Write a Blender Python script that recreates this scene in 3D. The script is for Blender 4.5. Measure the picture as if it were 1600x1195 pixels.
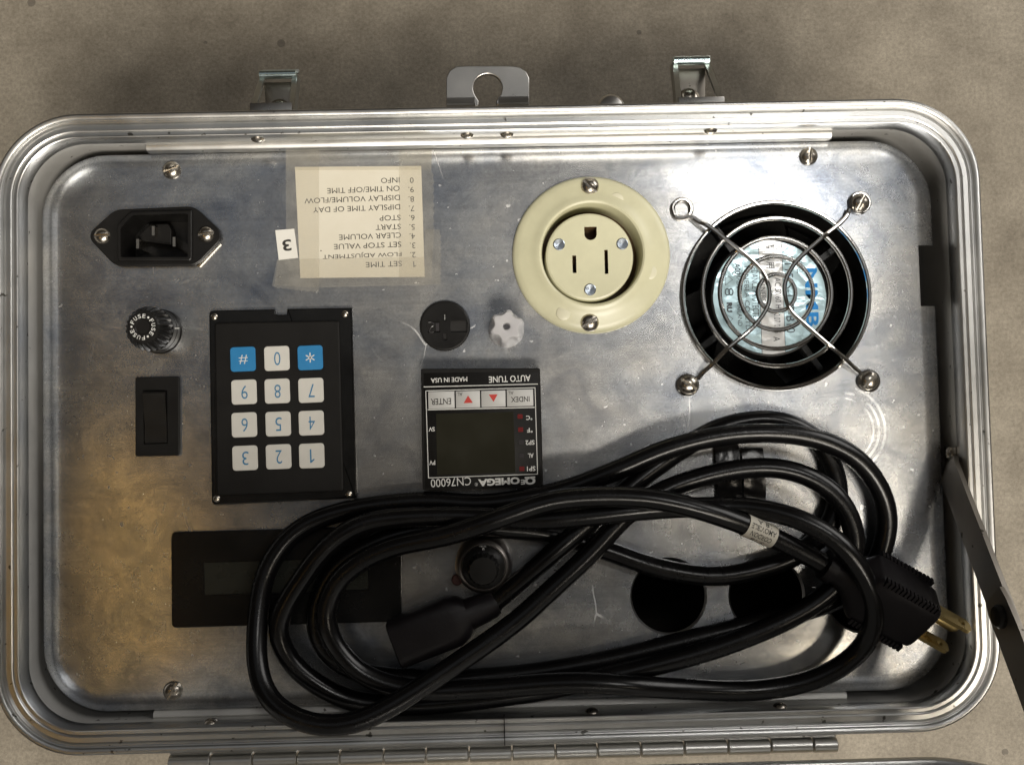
import bpy, bmesh, math, random
import numpy as np
from mathutils import Vector, Matrix, noise as mnoise

random.seed(7)
for o in list(bpy.data.objects):
    bpy.data.objects.remove(o, do_unlink=True)
scene = bpy.context.scene
COL = scene.collection
R = math.radians
S = 0.001            # builders work in millimetres
ZP = 125.0           # height of the instrument panel above the floor
CH = 380.0           # height of the camera above the panel
FOCAL = 1488.0       # focal length in photograph pixels (1600 wide)

# ------------------------------------------------------------------ camera
def camera_axes(tilt, roll, yaw):
    f = np.array([0, 0, -1.0]); u = np.array([0, 1.0, 0]); r = np.array([1.0, 0, 0])
    f, u = math.cos(tilt)*f + math.sin(tilt)*u, math.cos(tilt)*u - math.sin(tilt)*f
    f, r = math.cos(yaw)*f + math.sin(yaw)*r, math.cos(yaw)*r - math.sin(yaw)*f
    r, u = math.cos(roll)*r + math.sin(roll)*u, math.cos(roll)*u - math.sin(roll)*r
    return r, u, f
RX, UY, FZ = camera_axes(R(2.3), R(-1.288), R(0.819))
cd = bpy.data.cameras.new('camera'); cam = bpy.data.objects.new('camera', cd); COL.objects.link(cam)
cd.sensor_width = 36; cd.lens = 36*FOCAL/1600; cd.clip_start = 0.01; cd.clip_end = 100
m = Matrix.Identity(4)
for i in range(3):
    m[i][0], m[i][1], m[i][2] = RX[i], UY[i], -FZ[i]
m[2][3] = (CH+ZP)*S
cam.matrix_world = m
scene.camera = cam

# ------------------------------------------------------------------ world, lamps, exposure
world = bpy.data.worlds.new('World'); scene.world = world; world.use_nodes = True
bg = world.node_tree.nodes['Background']
bg.inputs[0].default_value = (1.0, 0.84, 0.66, 1); bg.inputs[1].default_value = 0.036

def area(name, loc, target, size, power, color):
    d = bpy.data.lights.new(name, 'AREA'); d.shape = 'RECTANGLE'; d.size, d.size_y = size
    d.energy = power; d.color = color
    o = bpy.data.objects.new(name, d); COL.objects.link(o); o.location = loc
    o.rotation_euler = (Vector(target)-Vector(loc)).to_track_quat('-Z', 'Y').to_euler()
    return o
# ceiling fixture up and to the right: the hot spot on the panel above the fan
area('ceiling_fixture', (0.78, 0.66, 2.35), (0.78, 0.66, 0), (0.46, 0.26), 5.6, (1.0, 0.97, 0.92))
# added broad cool light, stands in for the ceiling mirrored in the panel
area('ceiling_reflection_fill', (0.18, 0.86, 2.4), (0.18, 0.86, 0), (2.7, 1.25), 2.2, (0.90, 0.95, 1.0))
# doorway off to the right and behind
area('doorway', (2.2, 1.6, 1.3), (0.1, 0.05, 0.1), (1.4, 1.6), 30, (1.0, 0.97, 0.93))
# room lamp behind the raised lid, to the right of the photographer
area('room_lamp', (0.45, -1.25, 2.1), (0, 0.05, 0.1), (1.1, 0.8), 76, (1.0, 0.93, 0.82))
# added amber light, stands in for an amber object mirrored at the left
area('amber_reflection_light', (-1.07, -0.40, 2.2), (-1.07, -0.40, 0), (0.05, 0.62), 0.55, (1.0, 0.58, 0.16))
# small warm lamp at the right
area('warm_lamp', (1.05, -0.55, 2.2), (0, 0, 0.1), (0.25, 0.25), 3, (1.0, 0.88, 0.70))
scene.view_settings.view_transform = 'Standard'; scene.view_settings.look = 'None'
scene.view_settings.exposure = 0.0; scene.view_settings.gamma = 1.0
scene.view_settings.use_curve_mapping = False

# ------------------------------------------------------------------ photograph -> millimetres
def W(px, py, z=0.0):
    d = FZ*FOCAL + RX*(px-800) - UY*(py-597.5)
    t = (z-CH)/d[2]
    return float(d[0]*t), float(d[1]*t)
def P3(px, py, z=0.0):
    x, y = W(px, py, z); return (x, y, z)
def mmpx(z=0.0): return (CH-z)/FOCAL
class Crop:                 # a magnified view of the photograph: its own coordinates -> photograph
    def __init__(s, x, y, k): s.x, s.y, s.k = x, y, k
    def p(s, a, b): return s.x+a/s.k, s.y+b/s.k
    def w(s, a, b, z=0.0): return W(*s.p(a, b), z)

# ------------------------------------------------------------------ materials
def new_mat(name):
    mt = bpy.data.materials.new(name); mt.use_nodes = True
    nt = mt.node_tree; return mt, nt, nt.nodes['Principled BSDF']
def N(nt, kind, **kw):
    n = nt.nodes.new(kind)
    for k, v in kw.items():
        if k in n.inputs.keys() if hasattr(n.inputs, 'keys') else False: n.inputs[k].default_value = v
        else: setattr(n, k, v)
    return n
def tex_noise(nt, scale, detail=4, rough=0.6, vec=None, dist=0.0):
    n = nt.nodes.new('ShaderNodeTexNoise'); n.inputs['Scale'].default_value = scale
    n.inputs['Detail'].default_value = detail; n.inputs['Roughness'].default_value = rough
    n.inputs['Distortion'].default_value = dist
    if vec: nt.links.new(vec, n.inputs['Vector'])
    return n
def objco(nt, scale=(1, 1, 1), rot=(0, 0, 0), loc=(0, 0, 0)):
    c = nt.nodes.new('ShaderNodeTexCoord'); mp = nt.nodes.new('ShaderNodeMapping')
    mp.inputs['Scale'].default_value = scale; mp.inputs['Rotation'].default_value = rot
    mp.inputs['Location'].default_value = loc
    nt.links.new(c.outputs['Object'], mp.inputs[0]); return mp.outputs[0]
def ramp(nt, fac, stops):
    r = nt.nodes.new('ShaderNodeValToRGB'); nt.links.new(fac, r.inputs[0])
    e = r.color_ramp.elements
    while len(e) < len(stops): e.new(0.5)
    for el, (p, c) in zip(e, stops):
        el.position = p; el.color = (*c, 1) if len(c) == 3 else c
    return r.outputs[0]
def mathn(nt, op, a, b=None, clamp=False):
    n = nt.nodes.new('ShaderNodeMath'); n.operation = op; n.use_clamp = clamp
    for i, v in enumerate((a, b)):
        if v is None: continue
        if hasattr(v, 'node'): nt.links.new(v, n.inputs[i])
        else: n.inputs[i].default_value = v
    return n.outputs[0]
def mixc(nt, fac, a, b, mode='MIX'):
    n = nt.nodes.new('ShaderNodeMix'); n.data_type = 'RGBA'; n.blend_type = mode
    for sock, v in ((n.inputs[0], fac), (n.inputs[6], a), (n.inputs[7], b)):
        if hasattr(v, 'node'): nt.links.new(v, sock)
        else: sock.default_value = v if not isinstance(v, tuple) else ((*v, 1) if len(v) == 3 else v)
    return n.outputs[2]
def bump(nt, bs, height, strength, dist=0.0005):
    b = nt.nodes.new('ShaderNodeBump'); b.inputs['Strength'].default_value = strength
    b.inputs['Distance'].default_value = dist
    nt.links.new(height, b.inputs['Height']); nt.links.new(b.outputs[0], bs.inputs['Normal'])
def plain(name, col, rough=0.5, metal=0.0, grain=0.0, gscale=400, spec=0.5, coat=0.0, var=0.0):
    mt, nt, bs = new_mat(name)
    bs.inputs['Base Color'].default_value = (*col, 1); bs.inputs['Roughness'].default_value = rough
    bs.inputs['Metallic'].default_value = metal; bs.inputs['Specular IOR Level'].default_value = spec
    if coat: bs.inputs['Coat Weight'].default_value = coat
    v = objco(nt)
    if grain:
        n = tex_noise(nt, gscale, 3, 0.6, v); bump(nt, bs, n.outputs[0], grain, 0.0003)
    if var:
        n2 = tex_noise(nt, 60, 5, 0.65, v)
        c = ramp(nt, n2.outputs[0], [(0.3, tuple(x*(1-var) for x in col)), (0.7, tuple(min(1, x*(1+var)) for x in col))])
        nt.links.new(c, bs.inputs['Base Color'])
        r = mathn(nt, 'MULTIPLY_ADD', n2.outputs[0], 0.3)
        r.node.inputs[2].default_value = rough-0.15
        nt.links.new(r, bs.inputs['Roughness'])
    return mt

def panel_material():
    mt, nt, bs = new_mat('panel_aluminium')
    v = objco(nt)
    blot = tex_noise(nt, 16, 6, 0.62, v, 0.6)
    fine = tex_noise(nt, 95, 4, 0.7, v)
    brush = tex_noise(nt, 1.0, 3, 0.65, objco(nt, (14, 900, 1)))
    scr = tex_noise(nt, 1.0, 2, 0.5, objco(nt, (26, 1500, 1), (0, 0, R(2))))
    def scratches(scale, width, rot, lo):
        w = nt.nodes.new('ShaderNodeTexVoronoi'); w.feature = 'DISTANCE_TO_EDGE'; w.inputs['Scale'].default_value = scale
        nz = tex_noise(nt, 25, 2, 0.5, v).outputs[1]
        nt.links.new(mixc(nt, 0.012, objco(nt, (1, 0.45, 1), (0, 0, rot)), nz), w.inputs['Vector'])
        hit = mathn(nt, 'LESS_THAN', w.outputs['Distance'], width)
        return mathn(nt, 'MULTIPLY', hit, ramp(nt, tex_noise(nt, 34, 3, 0.6, objco(nt, loc=(rot, 0, 0))).outputs[0], [(lo, (0, 0, 0)), (lo+0.10, (1, 1, 1))]))
    hair = mathn(nt, 'MAXIMUM', scratches(19, 0.0042, 0.5, 0.58), scratches(31, 0.005, -1.1, 0.60))
    spk = mathn(nt, 'GREATER_THAN', tex_noise(nt, 330, 2, 0.5, v).outputs[0], 0.735)
    hair = mathn(nt, 'MAXIMUM', mathn(nt, 'MULTIPLY', hair, 0.55), mathn(nt, 'MULTIPLY', spk, 0.5))
    # rubbed rings beside the cord (right of the coil)
    cx, cy = W(1315, 672); sx = nt.nodes.new('ShaderNodeVectorMath'); sx.operation = 'DISTANCE'
    sp = nt.nodes.new('ShaderNodeSeparateXYZ'); nt.links.new(v, sp.inputs[0])
    cb = nt.nodes.new('ShaderNodeCombineXYZ'); nt.links.new(sp.outputs[0], cb.inputs[0]); nt.links.new(sp.outputs[1], cb.inputs[1])
    nt.links.new(cb.outputs[0], sx.inputs[0]); sx.inputs[1].default_value = (cx*S, cy*S, 0)
    rings = mathn(nt, 'SINE', mathn(nt, 'MULTIPLY', sx.outputs['Value'], 2600))
    rings = mathn(nt, 'GREATER_THAN', rings, 0.2)
    r0 = mathn(nt, 'MULTIPLY', mathn(nt, 'GREATER_THAN', sx.outputs['Value'], 0.0125), mathn(nt, 'LESS_THAN', sx.outputs['Value'], 0.0195))
    side = mathn(nt, 'GREATER_THAN', sp.outputs[0], (cx+2)*S)
    rings = mathn(nt, 'MULTIPLY', mathn(nt, 'MULTIPLY', rings, r0), mathn(nt, 'MULTIPLY', side, ramp(nt, fine.outputs[0], [(0.42, (0, 0, 0)), (0.62, (1, 1, 1))])))
    marks = mathn(nt, 'MAXIMUM', hair, mathn(nt, 'MULTIPLY', rings, 0.6))
    base = ramp(nt, blot.outputs[0], [(0.30, (0.33, 0.365, 0.43)), (0.46, (0.50, 0.515, 0.535)), (0.70, (0.66, 0.64, 0.605))])
    streak = ramp(nt, brush.outputs[0], [(0.32, (0.92, 0.92, 0.92)), (0.68, (1.05, 1.05, 1.05))])
    base = mixc(nt, 1.0, base, streak, 'MULTIPLY')
    grit = ramp(nt, tex_noise(nt, 1300, 2, 0.6, v).outputs[0], [(0.3, (0.86, 0.86, 0.86)), (0.7, (1.12, 1.12, 1.12))])
    base = mixc(nt, 1.0, base, grit, 'MULTIPLY')
    smear = ramp(nt, tex_noise(nt, 48, 6, 0.68, v, 1.2).outputs[0], [(0.34, (0.70, 0.71, 0.74)), (0.60, (1.06, 1.05, 1.03))])
    base = mixc(nt, 1.0, base, smear, 'MULTIPLY')
    base = mixc(nt, marks, base, (0.85, 0.85, 0.85, 1))
    nt.links.new(base, bs.inputs['Base Color'])
    soft = tex_noise(nt, 14, 3, 0.5, v, 0.4)
    rg = mathn(nt, 'MULTIPLY_ADD', soft.outputs[0], -0.10); rg.node.inputs[2].default_value = 0.26
    rg = mathn(nt, 'ADD', rg, mathn(nt, 'MULTIPLY', fine.outputs[0], 0.10))
    rg = mathn(nt, 'ADD', rg, mathn(nt, 'MULTIPLY', marks, 0.25))
    nt.links.new(rg, bs.inputs['Roughness'])
    bs.inputs['Metallic'].default_value = 0.93
    bs.inputs['Anisotropic'].default_value = 0.62
    tv = nt.nodes.new('ShaderNodeCombineXYZ'); tv.inputs[1].default_value = 1.0
    nt.links.new(tv.outputs[0], bs.inputs['Tangent'])
    h = mathn(nt, 'ADD', mathn(nt, 'MULTIPLY', scr.outputs[0], 0.10), mathn(nt, 'MULTIPLY', soft.outputs[0], 2.0))
    bump(nt, bs, h, 0.10, 0.0006)
    return mt

def satin_material(name, col, rough, metal=1.0):
    mt, nt, bs = new_mat(name)
    v = objco(nt)
    a = tex_noise(nt, 45, 5, 0.6, v); b = tex_noise(nt, 700, 2, 0.5, v)
    c = ramp(nt, a.outputs[0], [(0.3, tuple(x*0.88 for x in col)), (0.7, tuple(min(1, x*1.06) for x in col))])
    spk = ramp(nt, tex_noise(nt, 260, 2, 0.5, v).outputs[0], [(0.26, (0.25, 0.24, 0.22)), (0.30, (1, 1, 1))])
    nt.links.new(mixc(nt, 1.0, c, spk, 'MULTIPLY'), bs.inputs['Base Color'])
    r = mathn(nt, 'MULTIPLY_ADD', a.outputs[0], 0.22); r.node.inputs[2].default_value = rough-0.11
    nt.links.new(r, bs.inputs['Roughness']); bs.inputs['Metallic'].default_value = metal
    bump(nt, bs, b.outputs[0], 0.06, 0.0003)
    return mt

def concrete_material():
    mt, nt, bs = new_mat('concrete')
    v = objco(nt)
    big = tex_noise(nt, 7.5, 6, 0.62, v, 0.8); mid = tex_noise(nt, 34, 7, 0.68, v); fine = tex_noise(nt, 520, 5, 0.8, v)
    c = ramp(nt, big.outputs[0], [(0.28, (0.095, 0.080, 0.060)), (0.46, (0.205, 0.18, 0.142)), (0.72, (0.31, 0.278, 0.225))])
    c = mixc(nt, 0.55, c, ramp(nt, mid.outputs[0], [(0.28, (0.12, 0.103, 0.079)), (0.72, (0.33, 0.297, 0.242))]))
    c = mixc(nt, 0.8, c, ramp(nt, fine.outputs[0], [(0.3, (0.55, 0.54, 0.52)), (0.7, (1.3, 1.3, 1.3))]), 'MULTIPLY')
    vo = nt.nodes.new('ShaderNodeTexVoronoi'); vo.inputs['Scale'].default_value = 38; vo.inputs['Randomness'].default_value = 1
    nt.links.new(v, vo.inputs['Vector'])
    pit = mathn(nt, 'MULTIPLY', mathn(nt, 'LESS_THAN', vo.outputs['Distance'], 0.085), mathn(nt, 'GREATER_THAN', mid.outputs[0], 0.50))
    c = mixc(nt, mathn(nt, 'MULTIPLY', pit, 0.6), c, (0.07, 0.06, 0.05, 1))
    # pale scratches
    ve = nt.nodes.new('ShaderNodeTexVoronoi'); ve.feature = 'DISTANCE_TO_EDGE'; ve.inputs['Scale'].default_value = 5.5
    nt.links.new(mixc(nt, 0.03, v, tex_noise(nt, 9, 3, 0.6, v).outputs[1]), ve.inputs['Vector'])
    sc = mathn(nt, 'MULTIPLY', mathn(nt, 'LESS_THAN', ve.outputs['Distance'], 0.0045), ramp(nt, tex_noise(nt, 8, 2, 0.5, v).outputs[0], [(0.54, (0, 0, 0)), (0.68, (1, 1, 1))]))
    c = mixc(nt, mathn(nt, 'MULTIPLY', sc, 0.35), c, (0.42, 0.40, 0.36, 1))
    nt.links.new(c, bs.inputs['Base Color'])
    bs.inputs['Roughness'].default_value = 0.62; bs.inputs['Specular IOR Level'].default_value = 0.35
    bump(nt, bs, mathn(nt, 'ADD', fine.outputs[0], mid.outputs[0]), 0.25, 0.0008)
    return mt

def tape_material():
    mt, nt, bs = new_mat('clear_tape')
    bs.inputs['Roughness'].default_value = 0.42
    v = objco(nt); n = tex_noise(nt, 160, 4, 0.6, v)
    c = ramp(nt, n.outputs[0], [(0.3, (0.47, 0.455, 0.43)), (0.7, (0.59, 0.575, 0.54))]); nt.links.new(c, bs.inputs['Base Color'])
    tr = nt.nodes.new('ShaderNodeBsdfTransparent'); tr.inputs[0].default_value = (0.97, 0.96, 0.93, 1)
    mx = nt.nodes.new('ShaderNodeMixShader')
    fac = mathn(nt, 'MULTIPLY_ADD', n.outputs[0], 0.16); fac.node.inputs[2].default_value = 0.08
    nt.links.new(fac, mx.inputs[0]); nt.links.new(tr.outputs[0], mx.inputs[1]); nt.links.new(bs.outputs[0], mx.inputs[2])
    nt.links.new(mx.outputs[0], nt.nodes['Material Output'].inputs[0])
    bump(nt, bs, tex_noise(nt, 90, 3, 0.6, v).outputs[0], 0.15, 0.0004)
    return mt

def paper_material(name, col, dark):
    mt, nt, bs = new_mat(name)
    v = objco(nt); n = tex_noise(nt, 40, 5, 0.6, v)
    c = ramp(nt, n.outputs[0], [(0.3, dark), (0.65, col)]); nt.links.new(c, bs.inputs['Base Color'])
    bs.inputs['Roughness'].default_value = 0.65
    bump(nt, bs, tex_noise(nt, 500, 3, 0.6, v).outputs[0], 0.08, 0.0002)
    return mt

def foil_material(name, col, met=0.5):
    mt, nt, bs = new_mat(name)
    bs.inputs['Base Color'].default_value = (*col, 1); bs.inputs['Metallic'].default_value = met
    bs.inputs['Roughness'].default_value = 0.17
    n = tex_noise(nt, 75, 2, 0.5, objco(nt), 1.5); bump(nt, bs, n.outputs[0], 0.22, 0.0014)
    return mt

def nylon_material():
    mt, nt, bs = new_mat('white_nylon')
    bs.inputs['Base Color'].default_value = (0.72, 0.71, 0.73, 1); bs.inputs['Roughness'].default_value = 0.32
    bs.inputs['Subsurface Weight'].default_value = 0.5; bs.inputs['Subsurface Radius'].default_value = (0.004, 0.004, 0.004)
    bs.inputs['Subsurface Scale'].default_value = 1.0
    bs.inputs['Transmission Weight'].default_value = 0.4; bs.inputs['IOR'].default_value = 1.4
    return mt

M = dict(
    panel=panel_material(),
    rim=satin_material('rim_aluminium', (0.60, 0.60, 0.59), 0.34),
    shell=satin_material('shell_aluminium', (0.60, 0.595, 0.58), 0.34),
    wall=satin_material('inner_wall_aluminium', (0.62, 0.61, 0.585), 0.52, 0.6),
    lidwall=satin_material('lid_brightened_aluminium', (0.80, 0.79, 0.76), 0.5, 0.4),  # wall metal made lighter to put brightness into the lid's edge strip
    strip=satin_material('bracket_aluminium', (0.66, 0.655, 0.64), 0.34),
    hinge=satin_material('hinge_steel', (0.66, 0.65, 0.62), 0.36),
    arm=satin_material('arm_steel', (0.36, 0.33, 0.29), 0.42),
    hasp=satin_material('hasp_steel', (0.50, 0.485, 0.46), 0.30),
    concrete=concrete_material(), tape=tape_material(), nylon=nylon_material(),
    zinc=plain('zinc_plate', (0.62, 0.76, 0.78), 0.24, 1.0, 0.05, 600, var=0.1),
    zinc_dull=plain('dull_zinc', (0.46, 0.46, 0.43), 0.38, 1.0, 0.05, 600, var=0.15),
    nickel=plain('nickel_screw', (0.50, 0.46, 0.40), 0.26, 1.0, 0.06, 900, var=0.12),
    chrome=plain('chrome_wire', (0.80, 0.78, 0.75), 0.09, 1.0),
    silver=plain('bright_screw', (0.52, 0.58, 0.66), 0.30, 1.0, 0.1, 1500, var=0.1),
    brass=plain('brass', (0.46, 0.35, 0.15), 0.30, 1.0, 0.05, 900, var=0.12),
    black=plain('black_plastic', (0.009, 0.0085, 0.008), 0.36, 0, 0.12, 900, spec=0.25, var=0.2),
    black_matte=plain('matte_black_plastic', (0.009, 0.0085, 0.008), 0.5, 0, 0.2, 1200, spec=0.18, var=0.2),
    black_gloss=plain('gloss_black_plastic', (0.007, 0.007, 0.007), 0.24, 0, 0.0, spec=0.3, var=0.2),
    cord=plain('black_vinyl', (0.0035, 0.0033, 0.0036), 0.25, 0, 0.12, 420, spec=0.36, var=0.3),
    plug=plain('plug_vinyl', (0.007, 0.0058, 0.0068), 0.46, 0, 0.25, 700, spec=0.2, var=0.2),
    strap=plain('strap_vinyl', (0.013, 0.012, 0.012), 0.22, 0, 0.8, 160),
    hole_shade_liner=plain('hole_shade_black', (0.018, 0.014, 0.011), 0.8, 0, 0.2, 300, var=0.2),
    pit=plain('dark_recess', (0.006, 0.005, 0.0045), 0.7),
    ivory=plain('ivory_plastic', (0.555, 0.54, 0.375), 0.34, 0, 0.05, 900, var=0.07),
    ivory_pale=plain('ivory_mark', (0.62, 0.60, 0.45), 0.34),
    paper=paper_material('cream_paper', (0.64, 0.605, 0.51), (0.59, 0.55, 0.45)),
    sticker=paper_material('white_sticker', (0.70, 0.69, 0.64), (0.64, 0.62, 0.57)),
    cordpaper=paper_material('cord_tag_paper', (0.60, 0.57, 0.49), (0.48, 0.45, 0.38)),
    ink=plain('black_ink', (0.025, 0.023, 0.02), 0.6),
    white=plain('white_print', (0.62, 0.62, 0.60), 0.5),
    key_white=plain('white_key', (0.60, 0.585, 0.54), 0.45, 0, 0.04, 900, var=0.05),
    key_blue=plain('blue_key', (0.02, 0.19, 0.42), 0.45, 0, 0.04, 900, var=0.06),
    key_ink=plain('blue_ink', (0.03, 0.17, 0.33), 0.5),
    button=plain('button_grey', (0.52, 0.52, 0.51), 0.5, var=0.04),
    red=plain('red_print', (0.48, 0.035, 0.025), 0.5),
    led=plain('red_lens', (0.13, 0.012, 0.012), 0.25),
    led_dark=plain('dark_lens', (0.035, 0.032, 0.034), 0.25),
    glass=plain('display_glass', (0.022, 0.021, 0.014), 0.2, spec=0.3, var=0.1),
    lcd=plain('lcd_glass', (0.026, 0.027, 0.022), 0.28, spec=0.3, var=0.1),
    foil=foil_material('blue_foil', (0.66, 0.88, 0.96)),
    foil_white=foil_material('white_foil', (0.92, 0.92, 0.92)),
    nmb=plain('cyan_blue_ink', (0.0, 0.22, 0.62), 0.4),
    foil_ink=plain('foil_ink', (0.05, 0.055, 0.065), 0.5),
    dialmetal=plain('dial_metal', (0.34, 0.31, 0.29), 0.34, 1.0, 0.04, 900, var=0.1),
)

# ------------------------------------------------------------------ mesh builder
_textcache = {}
def text_shape(s, weight=0.0):
    k = (s, weight)
    if s == '1':
        return np.array([(0.26, 0), (0.40, 0), (0.40, 1), (0.30, 1), (0.0, 0.80), (0.0, 0.68), (0.26, 0.82)]), [(0, 1, 2, 3, 6), (3, 4, 5, 6)]
    if k not in _textcache:
        c = bpy.data.curves.new('lettering', 'FONT'); c.body = s; c.size = 1; c.offset = weight
        c.resolution_u = 3; c.fill_mode = 'FRONT'
        o = bpy.data.objects.new('lettering', c); COL.objects.link(o)
        dg = bpy.context.evaluated_depsgraph_get()
        me = bpy.data.meshes.new_from_object(o.evaluated_get(dg))
        vs = np.array([v.co[:2] for v in me.vertices]) if len(me.vertices) else np.zeros((0, 2))
        fs = [tuple(p.vertices) for p in me.polygons]
        bpy.data.objects.remove(o); bpy.data.curves.remove(c); bpy.data.meshes.remove(me)
        _textcache[k] = (vs, fs)
    return _textcache[k]

def offset_poly(poly, d):
    n = len(poly); out = []
    a = sum(poly[i][0]*poly[(i+1) % n][1]-poly[(i+1) % n][0]*poly[i][1] for i in range(n))
    sg = 1 if a > 0 else -1
    for i in range(n):
        p0, p1, p2 = poly[i-1], poly[i], poly[(i+1) % n]
        e1 = Vector((p1[0]-p0[0], p1[1]-p0[1])); e2 = Vector((p2[0]-p1[0], p2[1]-p1[1]))
        if e1.length < 1e-9 or e2.length < 1e-9: out.append(p1); continue
        e1.normalize(); e2.normalize()
        n1 = Vector((-e1.y, e1.x))*sg; n2 = Vector((-e2.y, e2.x))*sg
        k = 1+n1.dot(n2)
        mv = (n1+n2)/max(k, 0.3)
        out.append((p1[0]+mv.x*d, p1[1]+mv.y*d))
    return out
def ccw(poly):
    n = len(poly)
    a = sum(poly[i][0]*poly[(i+1) % n][1]-poly[(i+1) % n][0]*poly[i][1] for i in range(n))
    return list(poly) if a > 0 else list(poly)[::-1]
def rrect(x0, x1, y0, y1, r, n=8):
    pts = []
    for cx, cy, a0 in ((x1-r, y1-r, 0), (x0+r, y1-r, 90), (x0+r, y0+r, 180), (x1-r, y0+r, 270)):
        for i in range(n+1):
            a = R(a0+90*i/n); pts.append((cx+r*math.cos(a), cy+r*math.sin(a)))
    return pts
def round_poly(poly, r, n=4):
    poly = ccw(poly); out = []; k = len(poly)
    for i in range(k):
        p0, p1, p2 = Vector(poly[i-1]), Vector(poly[i]), Vector(poly[(i+1) % k])
        rr = r[i] if isinstance(r, (list, tuple)) else r
        d1 = (p0-p1); d2 = (p2-p1); t = min(rr, d1.length*0.45, d2.length*0.45)
        a = p1+d1.normalized()*t; b = p1+d2.normalized()*t
        for j in range(n+1):
            u = j/n; q = a*(1-u)**2+p1*2*u*(1-u)+b*u*u; out.append((q.x, q.y))
    return out
def circle(cx, cy, r, n=32): return [(cx+r*math.cos(2*math.pi*i/n), cy+r*math.sin(2*math.pi*i/n)) for i in range(n)]

def crisp_caps(me):          # large flat faces keep their own normal
    em = {e.key: e for e in me.edges}
    for p in me.polygons:
        if len(p.vertices) > 4:
            for k in p.edge_keys: em[k].use_edge_sharp = True

class MB:
    def __init__(s): s.v = []; s.f = []; s.m = []
    def add(s, vs, fs, mat=0):
        b = len(s.v); s.v += [tuple(map(float, v)) for v in vs]
        s.f += [tuple(b+i for i in f) for f in fs]; s.m += [mat]*len(fs); return s
    def rings(s, rings, mat=0, cap0=False, cap1=False, closed=True, loop=False):
        n = len(rings[0]); vs = [p for r in rings for p in r]; fs = []
        k = len(rings)
        for i in range(k if loop else k-1):
            j2 = (i+1) % k
            for j in range(n if closed else n-1):
                a, b = j, (j+1) % n
                fs.append((i*n+a, i*n+b, j2*n+b, j2*n+a))
        if cap0: fs.append(tuple(range(n))[::-1])
        if cap1: fs.append(tuple((k-1)*n+i for i in range(n)))
        return s.add(vs, fs, mat)
    def prism(s, poly, z0, z1, bev=0.0, seg=2, mat=0, bottom=True):
        poly = ccw(poly); rg = [[(x, y, z0) for x, y in poly]]
        if bev <= 0: rg.append([(x, y, z1) for x, y in poly])
        else:
            for i in range(seg+1):
                a = math.pi/2*i/seg
                q = offset_poly(poly, bev*(1-math.cos(a)))
                rg.append([(x, y, z1-bev+bev*math.sin(a)) for x, y in q])
        return s.rings(rg, mat, cap0=bottom, cap1=True)
    def lathe(s, prof, cx=0, cy=0, n=36, mat=0, cap0=False, cap1=True):
        rg = [[(cx+r*math.cos(2*math.pi*i/n), cy+r*math.sin(2*math.pi*i/n), z) for i in range(n)] for r, z in prof]
        return s.rings(rg, mat, cap0, cap1)
    def tube(s, path, r, n=10, closed=False, mat=0, caps=True):
        path = [Vector(p) for p in path]; k = len(path); rg = []; up = None
        for i in range(k):
            if closed: t = path[(i+1) % k]-path[i-1]
            else: t = path[min(i+1, k-1)]-path[max(i-1, 0)]
            t.normalize()
            if up is None:
                up = Vector((0, 0, 1)) if abs(t.z) < 0.9 else Vector((1, 0, 0))
            sd = t.cross(up).normalized(); up = sd.cross(t).normalized()
            rr = r[i] if isinstance(r, (list, tuple)) else r
            rg.append([tuple(path[i]+sd*rr*math.cos(2*math.pi*j/n)+up*rr*math.sin(2*math.pi*j/n)) for j in range(n)])
        return s.rings(rg, mat, caps and not closed, caps and not closed, loop=closed)
    def box(s, x0, x1, y0, y1, z0, z1, mat=0):
        vs = [(x, y, z) for z in (z0, z1) for x, y in ((x0, y0), (x1, y0), (x1, y1), (x0, y1))]
        return s.add(vs, [(3, 2, 1, 0), (4, 5, 6, 7), (0, 1, 5, 4), (1, 2, 6, 5), (2, 3, 7, 6), (3, 0, 4, 7)], mat)
    def flat(s, poly, z, mat=0):
        return s.add([(x, y, z) for x, y in ccw(poly)], [tuple(range(len(poly)))], mat)
    def text(s, t, cx, cy, z, w, h, rot=0, mat=0, weight=0.0):
        vs, fs = text_shape(t, weight)
        if len(vs) == 0: return s
        lo, hi = vs.min(0), vs.max(0); q = (vs-(lo+hi)/2)/np.maximum(hi-lo, 1e-6)*np.array([w, h])
        c, sn = math.cos(R(rot)), math.sin(R(rot))
        return s.add([(cx+x*c-y*sn, cy+x*sn+y*c, z) for x, y in q], fs, mat)
    def textbox(s, t, crop, x0, y0, x1, y1, z, rot=180, mat=0, weight=0.0):
        a = crop.w(x0, y0, z); b = crop.w(x1, y1, z); c = crop.w((x0+x1)/2, (y0+y1)/2, z)
        k = mmpx(z)/crop.k; w, h = abs(x1-x0)*k, abs(y1-y0)*k
        if round(rot) % 180 == 90: w, h = h, w
        return s.text(t, c[0], c[1], z, w, h, rot, mat, weight)
    def xf(s, mtx):
        s.v = [tuple(mtx @ Vector(v)) for v in s.v]; return s
    def mesh(s, name, mats, sharp=32, origin=(0, 0, 0)):
        me = bpy.data.meshes.new(name)
        me.from_pydata([((x-origin[0])*S, (y-origin[1])*S, (z-origin[2])*S) for x, y, z in s.v], [], s.f)
        for mt in mats: me.materials.append(mt)
        me.polygons.foreach_set('material_index', s.m); me.polygons.foreach_set('use_smooth', [True]*len(s.f))
        bm = bmesh.new(); bm.from_mesh(me); bmesh.ops.recalc_face_normals(bm, faces=bm.faces) if len(s.f) > 1 and sharp else None
        bm.to_mesh(me); bm.free()
        if sharp: me.set_sharp_from_angle(angle=R(sharp)); crisp_caps(me)
        me.update(); return me

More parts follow.
